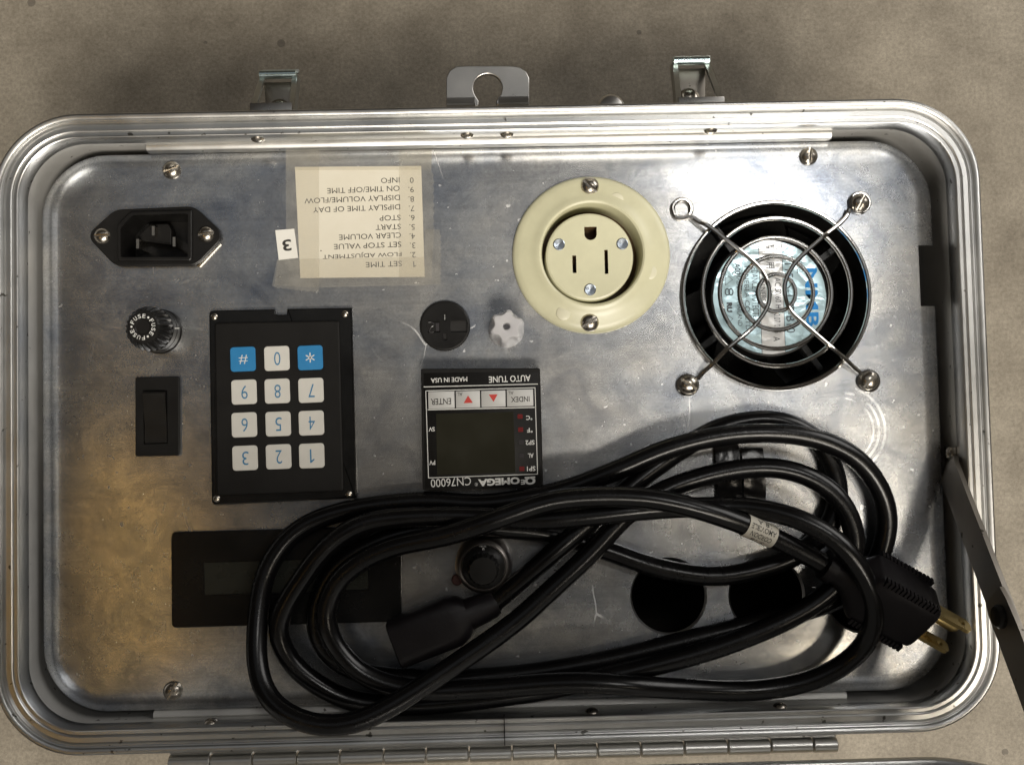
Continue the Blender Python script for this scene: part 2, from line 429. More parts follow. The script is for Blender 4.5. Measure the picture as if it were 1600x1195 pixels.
def place(me, name, parent, loc=(0, 0, 0), rot=(0, 0, 0), label=None, scale=1.0):
    o = bpy.data.objects.new(name, me); COL.objects.link(o)
    o.location = tuple(c*S for c in loc); o.rotation_euler = rot; o.scale = (scale,)*3
    if parent: o.parent = parent
    if label: o['label'] = label
    return o
# the mesh coordinates of fixed parts are measured from the panel's top face: lift by ZP
def part(mb, name, mats, parent, label=None, sharp=32):
    mats = mats if isinstance(mats, (list, tuple)) else [mats]
    me = mb.mesh(name, mats, sharp, origin=(0, 0, -ZP))
    return place(me, name, parent, label=label)
def piece(mesh, name, parent, x, y, z, rot=(0, 0, 0), scale=1.0, label=None):
    return place(mesh, name, parent, (x, y, z+ZP), rot, label, scale)
def thing(name, label, cat, loc=(0, 0, 0)):
    o = bpy.data.objects.new(name, None); COL.objects.link(o); o.location = loc
    o.empty_display_size = 0.05; o['label'] = label; o['category'] = cat; return o

def cut(obj, cutters):
    tmp = []
    for mb, mat in cutters:
        me = mb.mesh('cutter', [mat] if mat else [], 0, origin=(0, 0, -ZP) if obj.get('_abs', True) else (0, 0, 0))
        bm = bmesh.new(); bm.from_mesh(me); bmesh.ops.recalc_face_normals(bm, faces=bm.faces); bm.to_mesh(me); bm.free()
        c = bpy.data.objects.new('cutter', me); COL.objects.link(c); tmp.append(c)
        md = obj.modifiers.new('cut', 'BOOLEAN'); md.operation = 'DIFFERENCE'; md.solver = 'EXACT'; md.object = c
        md.material_mode = 'TRANSFER'
    bpy.context.view_layer.update()
    dg = bpy.context.evaluated_depsgraph_get()
    me = bpy.data.meshes.new_from_object(obj.evaluated_get(dg))
    obj.modifiers.clear(); old = obj.data; me.name = old.name; obj.data = me
    for c in tmp: bpy.data.objects.remove(c, do_unlink=True)
    me.set_sharp_from_angle(angle=R(30))
    if obj.name != 'panel': crisp_caps(me)
    return obj

def catmull(pts, per=10, closed=False):
    P = [Vector(p) for p in pts]; n = len(P); out = []
    for i in range(n if closed else n-1):
        p0 = P[(i-1) % n] if closed or i else P[0]*2-P[1]
        p1 = P[i]; p2 = P[(i+1) % n]
        p3 = P[(i+2) % n] if closed or i+2 < n else P[-1]*2-P[-2]
        for j in range(per):
            t = j/per
            out.append(0.5*((2*p1)+(p2-p0)*t+(2*p0-5*p1+4*p2-p3)*t*t+(3*p1-p0-3*p2+p3)*t**3))
    if not closed: out.append(P[-1])
    return out

# ------------------------------------------------------------------ floor
mb = MB(); mb.add([(-1500, -1500, 0), (1500, -1500, 0), (1500, 1500, 0), (-1500, 1500, 0)], [(0, 1, 2, 3)])
floor = place(mb.mesh('floor', [M['concrete']], 0), 'floor', None)
floor['kind'] = 'structure'; floor['label'] = 'bare brownish grey concrete floor under the case'

# ------------------------------------------------------------------ the case: shell, rim, lid
case = thing('instrument_case', 'open silver aluminium instrument case with hinged lid and crowded control panel', 'instrument case')
X0, X1, Y0, Y1, RC, RZ = -192.8, 189.6, -122.0, 122.3, 33.0, 16.0
def sweep(profile, mapf=lambda x, y, z: (x, y, z), n=12, mat=0, mb=None, loop=False, rect=(X0, X1, Y0, Y1, RC)):
    mb = mb or MB(); x0, x1, y0, y1, rc = rect; rg = []
    for d, z in profile:
        rg.append([mapf(x, y, z) for x, y in rrect(x0+d, x1-d, y0+d, y1-d, max(rc-d, 1), n)])
    return mb.rings(rg, mat, loop=loop)
shell = sweep([(2.2, 3.5), (2.2, -100), (4, -114), (9, -122), (16, -ZP+0.3), (150, -ZP+0.3)], n=12)
sweep([(120, -ZP+2), (16, -ZP+2), (10.4, -120), (8.4, -112), (8.4, 6.5), (3.0, 6.5)], mb=shell, mat=1)
part(shell, 'shell', [M['shell'], M['wall']], case)
part(sweep([(118, -ZP+3.5), (17, -ZP+3.5), (11.4, -118), (9.6, -110), (9.6, -32), (8.5, -31.5)], n=12), 'hole_shade_liner', M['hole_shade_liner'], case)  # added dark liner, keeps the inside black as seen through the holes
rim_prof = [(3.0, 2.0), (0.7, 2.2), (0.25, 4.0), (0.0, 13.2), (0.12, 14.6), (0.55, 15.5), (1.3, 15.95), (2.1, 15.9), (2.65, 15.6), (2.95, 14.7),
            (3.25, 14.6), (3.5, 15.1), (3.85, 15.3), (4.3, 15.2), (4.6, 14.7), (4.8, 14.2), (6.5, 14.15), (6.75, 14.6), (7.05, 14.8), (7.4, 14.6), (7.6, 14.0),
            (8.75, 14.0), (8.95, 14.4), (9.2, 14.5), (9.5, 14.3), (9.65, 13.6), (9.65, 6.6), (9.45, 6.2), (8.5, 6.2)]
rim = part(sweep(rim_prof, n=16), 'rim', M['rim'], case, sharp=28)
seam = MB(); sxp = W(788, 1130, 15)[0]
seam.box(sxp-0.18, sxp+0.18, Y0-0.08, Y0+10.6, 12.6, 16.03)
part(seam, 'rim_seam', M['pit'], rim)
# inner ledges the panel is screwed to, along the long sides
for (yy, sgn) in ((Y1-8.5, -1), (Y0+8.5, 1)):
    b = MB(); pr = [(0, -6), (0, 1.6), (0.6, 2.0), (1.8, 1.8), (2.6, 1.2), (3.0, 0.0), (3.0, -6)]
    xa, xb = W(228, 236, 2)[0], W(1300, 212, 2)[0]
    if sgn > 0: xb = W(1328, 1095, 2)[0]; pr = [(d, z-3.0) for d, z in pr]
    b.rings([[(x, yy+sgn*d, z) for d, z in pr] for x in (xa, xb)], cap0=True, cap1=True)
    part(b, 'ledge', M['strip'] if sgn < 0 else M['wall'], case)
# rivet heads on the inner wall
rv = MB().lathe([(2.6, 0), (2.6, 0.3), (2.2, 0.9), (1.3, 1.35), (0.01, 1.5)], n=16)
rivet_mesh = rv.mesh('rivet', [M['nickel']])
for px, py, top in ((403, 221, 1), (730, 217, 1), (792, 216, 1), (1110, 208, 1), (330, 1117, 0), (925, 1106, 0), (1218, 1099, 0)):
    x = W(px, py, 9)[0]
    piece(rivet_mesh, 'rivet', rim, x, (Y1-9.6) if top else (Y0+9.6), 9.2, (R(90) if top else R(-90), 0, 0))

# lid standing open behind the hinge
LID_TILT = 0.07
def lidmap(x, y, z):     # y runs up the open lid, z runs back from its mouth
    h = y-Y0+15.0
    return (x, -129.4-z-LID_TILT*h, h)
lidm = MB()
lp = [(0.0, 14), (0.0, 2.0), (0.4, 0.6), (1.1, 0.0), (2.4, 0.0), (3.2, 0.5), (3.6, 1.6), (3.6, 14)]
lrim = part(sweep(lp, lidmap, n=12), 'lid_rim', M['rim'], case)
lid = part(sweep([(2.2, 6), (2.2, 36), (6, 44), (14, 48), (119, 48)], lidmap, n=12, mb=sweep([(119, 46.5), (14, 46.5), (7.4, 42), (3.2, 36), (3.2, 10)], lidmap, n=12, mat=1)), 'lid', [M['shell'], M['lidwall']], case)
lrim.parent = lid

# piano hinge, one knuckle at a time
bounds = [264, 330, 396, 465, 532, 600, 666, 733, 800, 867.5, 933, 1000.6, 1068, 1136, 1203, 1269, 1308]
hy, hz, hr = -126.6, 11.2, 2.9
xs = [W(b, 1172, hz)[0] for b in bounds]
hm = MB().tube([(xs[0]-0.3, hy, hz), (xs[-1]+0.3, hy, hz)], 1.2, 10)
hinge = part(hm, 'hinge', M['hinge'], case)
lm_ = MB().box(xs[0], xs[-1], -123.9, -122.3, -14, 10.5); part(lm_, 'hinge_leaf', M['hinge'], hinge)
for i in range(len(bounds)-1):
    L = xs[i+1]-xs[i]-0.45; c = (xs[i]+xs[i+1])/2
    k = MB(); pr = [(hr-0.35, 0), (hr, 0.35), (hr, L-0.35), (hr-0.35, L)]
    k.lathe(pr, n=20, cap0=True, cap1=True)
    k.box(-0.1, hr+0.4 if i % 2 else 0.1, -hr+0.05, -hr+0.9, 0.2, L-0.2)
    k.xf(Matrix.Rotation(R(90), 4, 'Y') @ Matrix.Translation((0, 0, -L/2)))
    piece(k.mesh('knuckle', [M['hinge']]), 'knuckle', hinge, c, hy+(0.0 if i % 2 else 0.12), hz+(0.08 if i % 2 else -0.05), (0.02*(i % 3), 0, 0))

# latches on the far wall: hanging lever with a bright roller
def latch(rod, base, name_label):
    zr, zb = -24, -2
    a = P3(rod[0], rod[2], zr); b = P3(rod[1], rod[2]-1, zr)
    c = P3(base[0], base[2], zb); d = P3(base[1], base[2]-1, zb)
    t = MB(); yw = Y1-2.3
    t.box(c[0]-1, d[0]+1, yw, yw+1.6, -46, 3.5)
    o = part(t, 'latch', M['zinc_dull'], case, name_label)
    # cross plate near the rim
    p = MB(); p.prism([(c[0]+1, yw+1.6), (d[0]-1, yw+1.6), (d[0]-1, max(c[1], yw+3)), (c[0]+1, max(c[1], yw+3))], zb-1.6, zb, 0.4)
    part(p, 'hook_plate', M['hasp'], o)
    for u, w_, sg in ((a, c, 1), (b, d, -1)):
        q = MB(); e = 1.9*sg
        # a folded strip from the wall out to the roller
        rg = []
        for k in range(6):
            f = k/5; x = w_[0]+(u[0]-w_[0])*f; y = (yw+1.6)+(u[1]-yw-1.6)*f; z = zb+(zr-3.2-zb)*(f**1.1)
            rg.append([(x, y, z+2.0), (x+e*1.2, y, z+2.0), (x+e*1.2, y, z+1.2), (x+0.9*sg, y, z+1.2), (x+0.9*sg, y, z-4), (x, y, z-4)])
        q.rings(rg, cap0=True, cap1=True); part(q, 'lever_arm', M['zinc_dull'], o)
    r = MB(); ax = [(a[0], a[1], zr), (b[0], b[1], zr)]
    L = b[0]-a[0]
    r.lathe([(1.3, 0), (1.85, 0.4), (1.85, L-0.4), (1.3, L)], n=20, cap0=True)
    r.xf(Matrix.Translation((a[0], (a[1]+b[1])/2, zr)) @ Matrix.Rotation(R(90), 4, 'Y'))
    part(r, 'roller', M['zinc'], o)
    tb = MB().box(a[0]+1.2, b[0]+0.6, (a[1]+b[1])/2+1.2, (a[1]+b[1])/2+2.6, zr-2.6, zr-1.2); part(tb, 'lever_tab', M['zinc_dull'], o)
    # rivet between the arms, on the hanging lever plate
    cx, cy = (a[0]+b[0])/2, (a[1]+yw)/2
    pl = MB(); pl.prism([(a[0]+2, yw+4), (b[0]-2, yw+4), (b[0]-1, a[1]-1.6), (a[0]+1, a[1]-1.6)], zr-6, zr-4.5, 0.3); part(pl, 'lever_plate', M['arm'], o)
    piece(rivet_mesh, 'rivet', o, cx-0.6, cy+1.8, zr-4.5, (R(-10), 0, 0), 1.75)
    return o
latch((405, 464, 117.5), (386, 460, 161), 'open draw latch left of the hasp, duller roller')
latch((1051, 1109, 96), (1056, 1136, 152), 'open draw latch right of the hasp, bright bluish roller')
# hasp plate with a keyhole opening
zh = 2.0
k = 1.0
hp = [W(*q, zh) for q in ((697, 166), (697, 122), (702, 111), (713, 104), (728, 103), (795, 103), (812, 105), (822, 112), (827, 122), (827, 164), (776, 165), (775, 158), (783, 149))]
hc = W(762, 138, zh); hr_ = 23*mmpx(zh)
arc = [(hc[0]+hr_*math.cos(R(a)), hc[1]+hr_*math.sin(R(a))) for a in range(-30, 211, 12)]
hp = hp[:-1]+arc+[W(748, 158, zh), W(747, 166, zh)]
h = MB().prism(hp, zh-1.8, zh, 0.35, 2)
hasp = part(h, 'hasp', M['hasp'], case, 'flat hasp plate with a round keyhole, between the two latches')
ya = W(762, 151, zh)[1]
for a_, b_ in ((698, 742), (779, 826)):
    xa, xb = W(a_, 158, zh)[0], W(b_, 158, zh)[0]
    rb = MB(); rb.rings([[(x, ya-0.2, zh), (x, ya-2.0, zh+0.5), (x, ya-3.2, zh+1.5), (x, ya-3.7, zh+1.2), (x, ya-3.7, zh-1.6), (x, ya-0.2, zh-1.6)] for x in (xa, xb)], cap0=True, cap1=True)
    part(rb, 'hasp_bend', M['rim'], hasp)
bx, by = W(955, 166, 4)
part(MB().lathe([(5.6, 1.5), (5.6, 3.0), (4.6, 4.3), (2.5, 5.0), (0.01, 5.2)], bx, by-0.5, 24), 'bumper', M['hasp'], case)

# ------------------------------------------------------------------ the panel
PX0, PX1, PY0, PY1, PR = -181.8, 177.8, -110.6, 110.6, 26.0
pm = MB(); rg = []
for d, z in [(2.2, -2.6), (0.9, -2.9), (0.0, -2.6), (0.1, -2.1), (0.7, -1.5), (1.9, -0.95), (3.4, -0.5), (5.2, -0.18), (7.5, 0.0)]:
    rg.append([(x, y, z) for x, y in rrect(PX0+d, PX1-d, PY0+d, PY1-d, PR-d, 14)])
rg2 = [[(x, y, z-1.6) for x, y, z in r] for r in (rg[8], rg[6])]
pm.rings(rg2+rg[2:], cap0=True, cap1=True)
panel = part(pm, 'panel', M['panel'], case, 'brushed aluminium control panel with scratches')
hole_r = 57*mmpx()
holes = [W(1045, 931), W(1198, 930), W(1349, 929)]
fanc = W(1212.5, 460)
outc = W(923.5, 399)
cutters = [(MB().lathe([(hole_r, -20), (hole_r, -0.9), (hole_r+0.75, 0.0), (hole_r+3.0, 2.7)], *c, 64, cap0=True), M['strip']) for c in holes]
cutters.append((MB().prism(circle(*fanc, 38.2, 64), -20, 20), M['panel']))
cutters.append((MB().prism(circle(*outc, 21.5, 48), -20, 20), M['panel']))
n0 = W(1435, 383); n1 = W(1462, 478)
cutters.append((MB().box(n0[0], n0[0]+40, n1[1], n0[1], -20, 20), M['panel']))
iec = Crop(120, 260, 5.689)
cutters.append((MB().prism([iec.w(*q) for q in ((370, 400), (1030, 390), (1030, 820), (370, 820))], -20, 20), M['panel']))
cut(panel, cutters)

# slotted screws: one mesh, shared
sc = MB().lathe([(3.55, -0.2), (3.7, 0.25), (3.55, 0.9), (3.0, 1.7), (2.0, 2.3), (0.9, 2.55), (0.01, 2.6)], n=28, cap0=True)
so = place(sc.mesh('screw', [M['nickel']]), 'screw', None); so['_abs'] = False
cut(so, [(MB().box(-5, 5, -0.48, 0.48, 1.0, 5), M['nickel'])])
screw_mesh = so.data; bpy.data.objects.remove(so)
for px, py, rz in ((267, 265, 20), (1264.5, 243.5, 84), (268.5, 1080, 62), (1290, 1056, 40)):
    x, y = W(px, py, 1.3); piece(screw_mesh, 'screw', panel, x, y, 0.05, (0, 0, R(rz)))
# punched scratches and dings that stand proud or cut in are left to the material

# ------------------------------------------------------------------ mains inlet
zi = 3.2
ip = [iec.w(*q, zi) for q in ((335, 382), (1040, 352), (1262, 560), (1285, 622), (1268, 668), (1065, 880), (338, 886), (128, 665), (112, 622), (128, 572))]
ib = MB().prism(round_poly(ip, [1.2, 1.2, 3, 3, 3, 1.2, 1.2, 3, 3, 3]), 0.02, zi, 0.5)
opening = round_poly([iec.w(*q, 5) for q in ((385, 545), (492, 432), (975, 418), (985, 430), (985, 795), (975, 806), (395, 806), (385, 790))], [0.6, 0.6, 3, 1, 3, 1, 1, 1])
shroud = round_poly([iec.w(*q, 5) for q in ((352, 520), (470, 400), (1012, 385), (1022, 400), (1022, 812), (1005, 838), (365, 838), (352, 820))], [0.8, 0.8, 4, 1, 4, 1, 1, 1])
ish = MB().prism(shroud, zi-0.4, 4.6, 0.6)
ib2 = MB(); ib2.prism(offset_poly(ccw(opening), -1.2), -14, 0.5)
inlet = part(ib, 'power_inlet', M['black'], case, 'black three-pin mains inlet with angled ends, upper left of panel')
bodym = part(ib2, 'inlet_body', M['black'], inlet)
shro = part(ish, 'inlet_shroud', M['black'], inlet)
for o_ in (inlet, bodym, shro):
    cut(o_, [(MB().prism(opening, -11, 20), M['black'])])
blk = MB(); blk.prism(round_poly([iec.w(*q, -4) for q in ((530, 610), (640, 505), (800, 500), (830, 560), (830, 690), (650, 665), (535, 650))], 0.4), -11.2, -5.5, 0.5)
part(blk, 'inlet_reflection_block', M['black_matte'], inlet)  # added block, shaped like the inner walls' reflection
for a, b in ((683, 575), (545, 690), (868, 672)):
    x, y = iec.w(a, b, -2); pn = MB().box(x-0.55, x+0.55, y-1.9, y+1.9, -11.5, -1.5); part(pn, 'pin', M['nickel'], inlet)
for a, b, rz in ((218, 615, 3), (1143, 600, 10)):
    x, y = iec.w(a, b, zi+0.8); piece(screw_mesh, 'screw', inlet, x, y, zi-0.5, (0, 0, R(rz)), 0.9)
eg = MB(); q = [iec.w(*t, 1.6) for t in ((1062, 884), (1262, 678), (1278, 690), (1090, 892))]
eg.prism(q, 0.02, 1.2, 0.2); part(eg, 'inlet_edge_glint', M['nickel'], inlet)  # added bright strip, stands in for the glint on the black chamfer

# ------------------------------------------------------------------ fuse holder
fx, fy = W(252, 518.5, 0)
fb = MB().lathe([(8.9, 0.02), (8.9, 2.0), (8.5, 2.4), (8.5, 6.2), (8.2, 6.4), (8.2, 6.8), (8.5, 7.0), (8.5, 10.4), (8.1, 10.9), (5.0, 10.9)], fx, fy, 48)
fuse = part(fb, 'fuse_holder', M['black'], case, 'round black fuse holder with knurled cap, below the mains inlet')
fc = MB(); rg = []; n = 96
for r_, z, kn in ((8.0, 10.9, 0), (8.3, 11.3, 0.25), (8.3, 13.0, 0.45), (7.7, 15.4, 0.5), (6.9, 17.8, 0.35), (6.3, 19.2, 0.1), (5.7, 19.8, 0), (3.0, 19.9, 0), (2.6, 19.5, 0), (0.01, 19.5, 0)):
    rg.append([(fx+(r_+(kn if (i//2) % 2 else -kn))*math.cos(2*math.pi*i/n), fy+(r_+(kn if (i//2) % 2 else -kn))*math.sin(2*math.pi*i/n), z) for i in range(n)])
fc.rings(rg, cap1=True)
for w_ in range(3):
    base = 118-120*w_
    for i, ch in enumerate('FUSE'):
        a = base+(1.5-i)*24
        fc.text(ch, fx+4.15*math.cos(R(a)), fy+4.15*math.sin(R(a)), 19.98, 1.15, 1.55, a-90, 1, 0.01)
    a = base-60; fc.flat(circle(fx+4.15*math.cos(R(a)), fy+4.15*math.sin(R(a)), 0.42, 10), 19.98, 1)
part(fc, 'fuse_cap', [M['black'], M['white']], fuse)
tk = MB(); a0 = W(275, 513, 11); tk.box(a0[0]-0.5, a0[0]+1.3, a0[1]-0.15, a0[1]+0.15, 10.9, 11.0); part(tk, 'index_mark', M['white'], fuse)

# ------------------------------------------------------------------ rocker switch
zs = 1.8
b = MB().prism(round_poly([W(*q, zs) for q in ((211, 589), (280, 588), (280, 712), (211, 713))], 0.8), 0.02, zs, 0.4)
rocker = part(b, 'rocker_switch', M['black_matte'], case, 'black rocker switch in a rectangular bezel, below the fuse holder')
c0, c1 = W(224, 611, zs), W(262, 693, zs)
cut(rocker, [(MB().box(c0[0], c1[0], c1[1], c0[1], 0.3, 9), M['black_matte'])])
rk = MB(); g = 0.35
prof = [(c0[1]-g, 0.4), (c0[1]-g, 3.4), (c0[1]-1.0, 3.9), (c0[1]-6, 2.9), ((c0[1]*0.36+c1[1]*0.64), 1.6), (c1[1]+1.2, 1.9), (c1[1]+g, 1.5), (c1[1]+g, 0.4)]
rk.rings([[(x, y, z) for y, z in prof] for x in (c0[0]+g, c1[0]-g)], cap0=True, cap1=True)
part(rk, 'rocker', M['black'], rocker)

# ------------------------------------------------------------------ instruction label under clear tape
lb = Crop(400, 220, 4.978)
lm = MB(); lm.prism([lb.w(*q, 0.1) for q in ((303, 205), (1285, 197), (1312, 1058), (345, 1068))], 0.03, 0.14)
lines = [('0', 'INFO', 308, 972), ('9.', 'ON TIME/OFF TIME', 381, 552), ('8.', 'DISPLAY VOLUME/FLOW', 455, 375), ('7.', 'DIPSLAY TIME OF DAY', 527, 443),
         ('6.', 'STOP', 600, 960), ('5.', 'START', 671, 930), ('4.', 'CLEAR VOLUME', 743, 645), ('3.', 'SET STOP VALUE', 815, 605), ('2.', 'FLOW ADJUSTMENT', 888, 518), ('1', 'SET TIME', 960, 853)]
for num, tx, yy, xl in lines:
    sh = (yy-308)/652*18
    has = num.endswith('.')
    lm.textbox(num, lb, (1206 if num == '1' else 1197)+sh-(14 if has else 0), yy-22, 1226+sh, yy+22, 0.17, 181, 1, 0.0)
    lm.textbox(tx, lb, xl, yy-21 if tx[0] != 'O' else yy-22, 1117+sh, yy+21, 0.17, 181, 1, 0.0)
lm.flat(circle(*lb.w(505, 856, 0.17), 0.28, 8), 0.17, 1)
label = part(lm, 'instruction_label', [M['paper'], M['ink']], case, 'cream paper list of numbered keypad functions under clear tape', sharp=30)
def jag(a, b, n=16, amp=0.35):
    pts = []
    for i in range(n):
        t = i/(n-1); pts.append((a[0]+(b[0]-a[0])*t+(amp if i % 2 else 0)*random.uniform(.5, 1), a[1]+(b[1]-a[1])*t))
    return pts
def tape(poly, z):
    t = MB(); t.flat([lb.w(*q, 0) for q in poly], z)
    part(t, 'tape_strip', M['tape'], label, sharp=0)
tape([(232, 72), (490, 72), (492, 1178)]+[(470-i*23, 1176+(6 if i % 2 else -4)-i*2.4) for i in range(15)]+[(125, 1130), (165, 925), (236, 918)], 0.22)
tape([(1112, 72), (1366, 72), (1362, 240), (1382, 262)]+[(1382+(6 if i % 2 else -5), 290+i*30) for i in range(14)]+[(1362, 1066), (1112, 1066)], 0.22)
tape([(232, 70), (1366, 70), (1366, 228), (232, 232)], 0.28)
tape([(170, 925), (1312, 905), (1312, 692), (1428, 690)]+[(1436+(6 if i % 2 else -5), 720+i*24) for i in range(17)]+[(1436, 1118), (490, 1142), (145, 1128)], 0.34)
st = MB(); st.prism([lb.w(*q, 0.3) for q in ((150, 697), (298, 685), (328, 912), (178, 928))], 0.36, 0.46)
st.textbox('3', lb, 206, 768, 276, 858, 0.49, 187, 1, 0.02)
part(st, 'number_sticker', [M['sticker'], M['ink']], case, 'small white sticker with a single digit, on the corner of the paper list')

# ------------------------------------------------------------------ keypad
kp = Crop(310, 460, 3.414); zk = 2.2
outer = [kp.w(*q, zk) for q in ((55, 85), (410, 78), (412, 108), (470, 106), (472, 76), (820, 70), (845, 1085), (70, 1125))]
kb = MB().prism(round_poly(outer, [2, .3, .3, .3, .3, 2, 2, 2], 3), 0.02, zk, 0.6)
keypad = part(kb, 'keypad', M['black_gloss'], case, 'black twelve-key keypad in a raised frame, left of the meter')
mbp = MB().prism(round_poly([kp.w(*q, 3.2) for q in ((84, 150), (752, 138), (775, 1048), (95, 1072))], 1.6), zk-0.3, 3.2, 0.7)
part(mbp, 'membrane', M['black_matte'], keypad)
glyph = [[('#', 237, 345), ('0', 418, 341), ('*', 596, 337)], [('9', 243, 520), ('8', 420, 515), ('7', 600, 511)],
         [('6', 244, 695), ('5', 425, 690), ('4', 602, 685)], [('3', 248, 872), ('2', 427, 865), ('1', 604, 860)]]
ks = 4.95
for row in glyph:
    for ch, a, b_ in row:
        cx, cy = kp.w(a, b_, 3.6); blue = ch in '#*'
        q = MB().prism(rrect(-ks, ks, -ks+0.1, ks-0.1, 1.3, 4), 0, 0.42, 0.15, 1)
        if ch == '*':
            for an in (30, 90, 150):
                q.add([(1.95*math.cos(R(an))*u+0.22*w_*-math.sin(R(an)), 1.95*math.sin(R(an))*u+0.22*w_*math.cos(R(an)), 0.45) for u, w_ in ((-1, -1), (1, -1), (1, 1), (-1, 1))], [(0, 1, 2, 3)], 1)
        else: q.text(ch, 0.2, -0.1, 0.45, 3.6 if ch == '#' else (1.7 if ch == '1' else 2.5), 3.6 if ch == '#' else 5.3, 180, 1, 0.0 if ch == '1' else -0.006)
        piece(q.mesh('key', [M['key_blue'] if blue else M['key_white'], M['white'] if blue else M['key_ink']], 30), 'key', keypad, cx, cy, 3.2, (0, 0, R(1.0)))
for a, b_ in ((85, 120), (782, 105), (98, 1088), (803, 1065)):
    x, y = kp.w(a, b_, zk); piece(rivet_mesh, 'rivet', keypad, x, y, zk-0.02, scale=0.55)

# ------------------------------------------------------------------ round black socket
so_ = Crop(630, 440, 3.515)
cx, cy = so_.w(229, 242, 1.4)
sk = MB().lathe([(10.1, 0.02), (10.1, 0.9), (9.8, 1.4), (9.2, 1.5)], cx, cy, 56)
socket = part(sk, 'round_socket', M['black'], case, 'round flush black socket between the paper list and the white fitting')
def sbox(x0, y0, x1, y1, z0, z1):
    a = so_.w(x0, y0, 1.5); b_ = so_.w(x1, y1, 1.5); return MB().box(a[0], b_[0], b_[1], a[1], z0, z1)
cut(socket, [(sbox(258, 214, 352, 278, 0.35, 9), M['pit']), (sbox(134, 216, 203, 280, 0.5, 9), M['pit']), (sbox(220, 172, 237, 216, 0.5, 9), M['pit']), (sbox(220, 284, 241, 322, 0.5, 9), M['pit'])])
part(sbox(140, 222, 198, 274, 0.5, 1.1), 'contact_block', M['black_matte'], socket)
pts = [so_.w(*q, 2) for q in ((136, 222), (158, 222), (166, 238), (150, 252), (144, 276), (168, 276))]
part(MB().tube(catmull([(x, y, 1.0) for x, y in pts], 5), 0.28, 8), 'contact_hook', M['led_dark'], socket)
part(sbox(178, 228, 198, 270, 0.6, 1.45), 'contact_tab', M['led_dark'], socket)
part(sbox(225, 180, 231, 210, 0.5, 1.3), 'contact_blade', M['zinc_dull'], socket)

# ------------------------------------------------------------------ white tube fitting
cx, cy = W(791, 516, 0)
nf = MB(); rg = []; n = 84
for r_, z, lob in ((7.0, 0.02, 0), (7.0, 2.0, 0), (6.9, 2.4, 0.25), (6.6, 7.0, 0.55), (6.0, 12, 0.7), (5.5, 15.4, 0.7), (4.9, 16.2, 0.5), (2.3, 16.3, 0), (1.45, 16.1, 0), (1.3, 15.5, 0), (1.3, 10, 0)):
    ring = []
    for i in range(n):
        a = 2*math.pi*i/n
        k_ = math.cos(6*(a-0.35)); k_ = math.copysign(abs(k_)**0.7, k_)
        rr = r_+lob*k_*(1.3 if k_ > 0 else 0.9)
        ring.append((cx+rr*math.cos(a), cy+rr*math.sin(a), z))
    rg.append(ring)
nf.rings(rg, cap1=True)
part(nf, 'tube_fitting', M['nylon'], case, 'white translucent plastic tube nut with a hole, beside the outlet')

# ------------------------------------------------------------------ temperature controller
tc = Crop(630, 440, 3.515); zt = 9.0
body = [tc.w(*q, zt) for q in ((97, 478), (752, 474), (770, 1128), (106, 1143))]
tb = MB().prism(round_poly(body, 0.7, 3), 0.02, zt, 0.4)
meter = part(tb, 'temperature_meter', M['black'], case, 'square black temperature meter with four keys along its top, printed upside down')
zf = zt+0.25
fp = MB().prism([tc.w(*q, zf) for q in ((112, 503), (742, 496), (757, 1120), (119, 1134))], zt-0.1, zf, 0.1, 1)
def line(mbx, a, b_, w_, z, mat):
    p, q = Vector(tc.w(*a, z)), Vector(tc.w(*b_, z)); d = (q-p).normalized(); nn = Vector((-d.y, d.x))*w_/2
    mbx.flat([tuple(p+nn), tuple(q+nn), tuple(q-nn), tuple(p-nn)], z, mat)
zp = zf+0.05
fp.textbox('AUTO TUNE', tc, 470, 516, 700, 551, zp, 181, 1, 0.012)
fp.textbox('MADE IN USA', tc, 152, 526, 352, 552, zp, 181, 1, 0.012)
line(fp, (112, 578), (740, 562), 0.32, zp, 1)
for a, b_ in (((124, 600), (724, 582)), ((724, 580), (738, 1058)), ((738, 1056), (138, 1077)), ((139, 1078), (124, 598))): line(fp, a, b_, 0.3, zp, 1)
line(fp, (134, 703), (722, 690), 0.4, zp+0.01, 1)
for t, x0, y0, x1, y1 in (('°C', 675, 735, 709, 760), ('°F', 680, 803, 711, 829), ('SP2', 672, 870, 721, 896), ('AL', 685, 942, 716, 967), ('SP1', 680, 1013, 726, 1040), ('SV', 140, 798, 173, 822), ('PV', 143, 981, 176, 1006)):
    fp.textbox(t, tc, x0, y0, x1, y1, zp, 181, 1, 0.02)
fp.textbox('OMEGA', tc, 412, 1078, 640, 1117, zp, 182, 1, 0.045)
fp.textbox('®', tc, 393, 1103, 409, 1122, zp, 182, 1, 0.0)
fp.textbox('CN76000', tc, 152, 1078, 372, 1123, zp, 182, 1, 0.0)
fp.textbox('Ω', tc, 668, 1070, 726, 1113, zp, 182, 1, 0.05)
fp.textbox('E', tc, 646, 1086, 668, 1113, zp, 182, 1, 0.03)
part(fp, 'faceplate', [M['black_matte'], M['white']], meter, sharp=0)
btn = [('ENTER', 137, 605, 281, 698, (152, 641, 263, 675)), ('up', 288, 602, 421, 694, None), ('down', 428, 600, 561, 690, None), ('INDEX', 568, 594, 713, 686, (592, 631, 694, 660))]
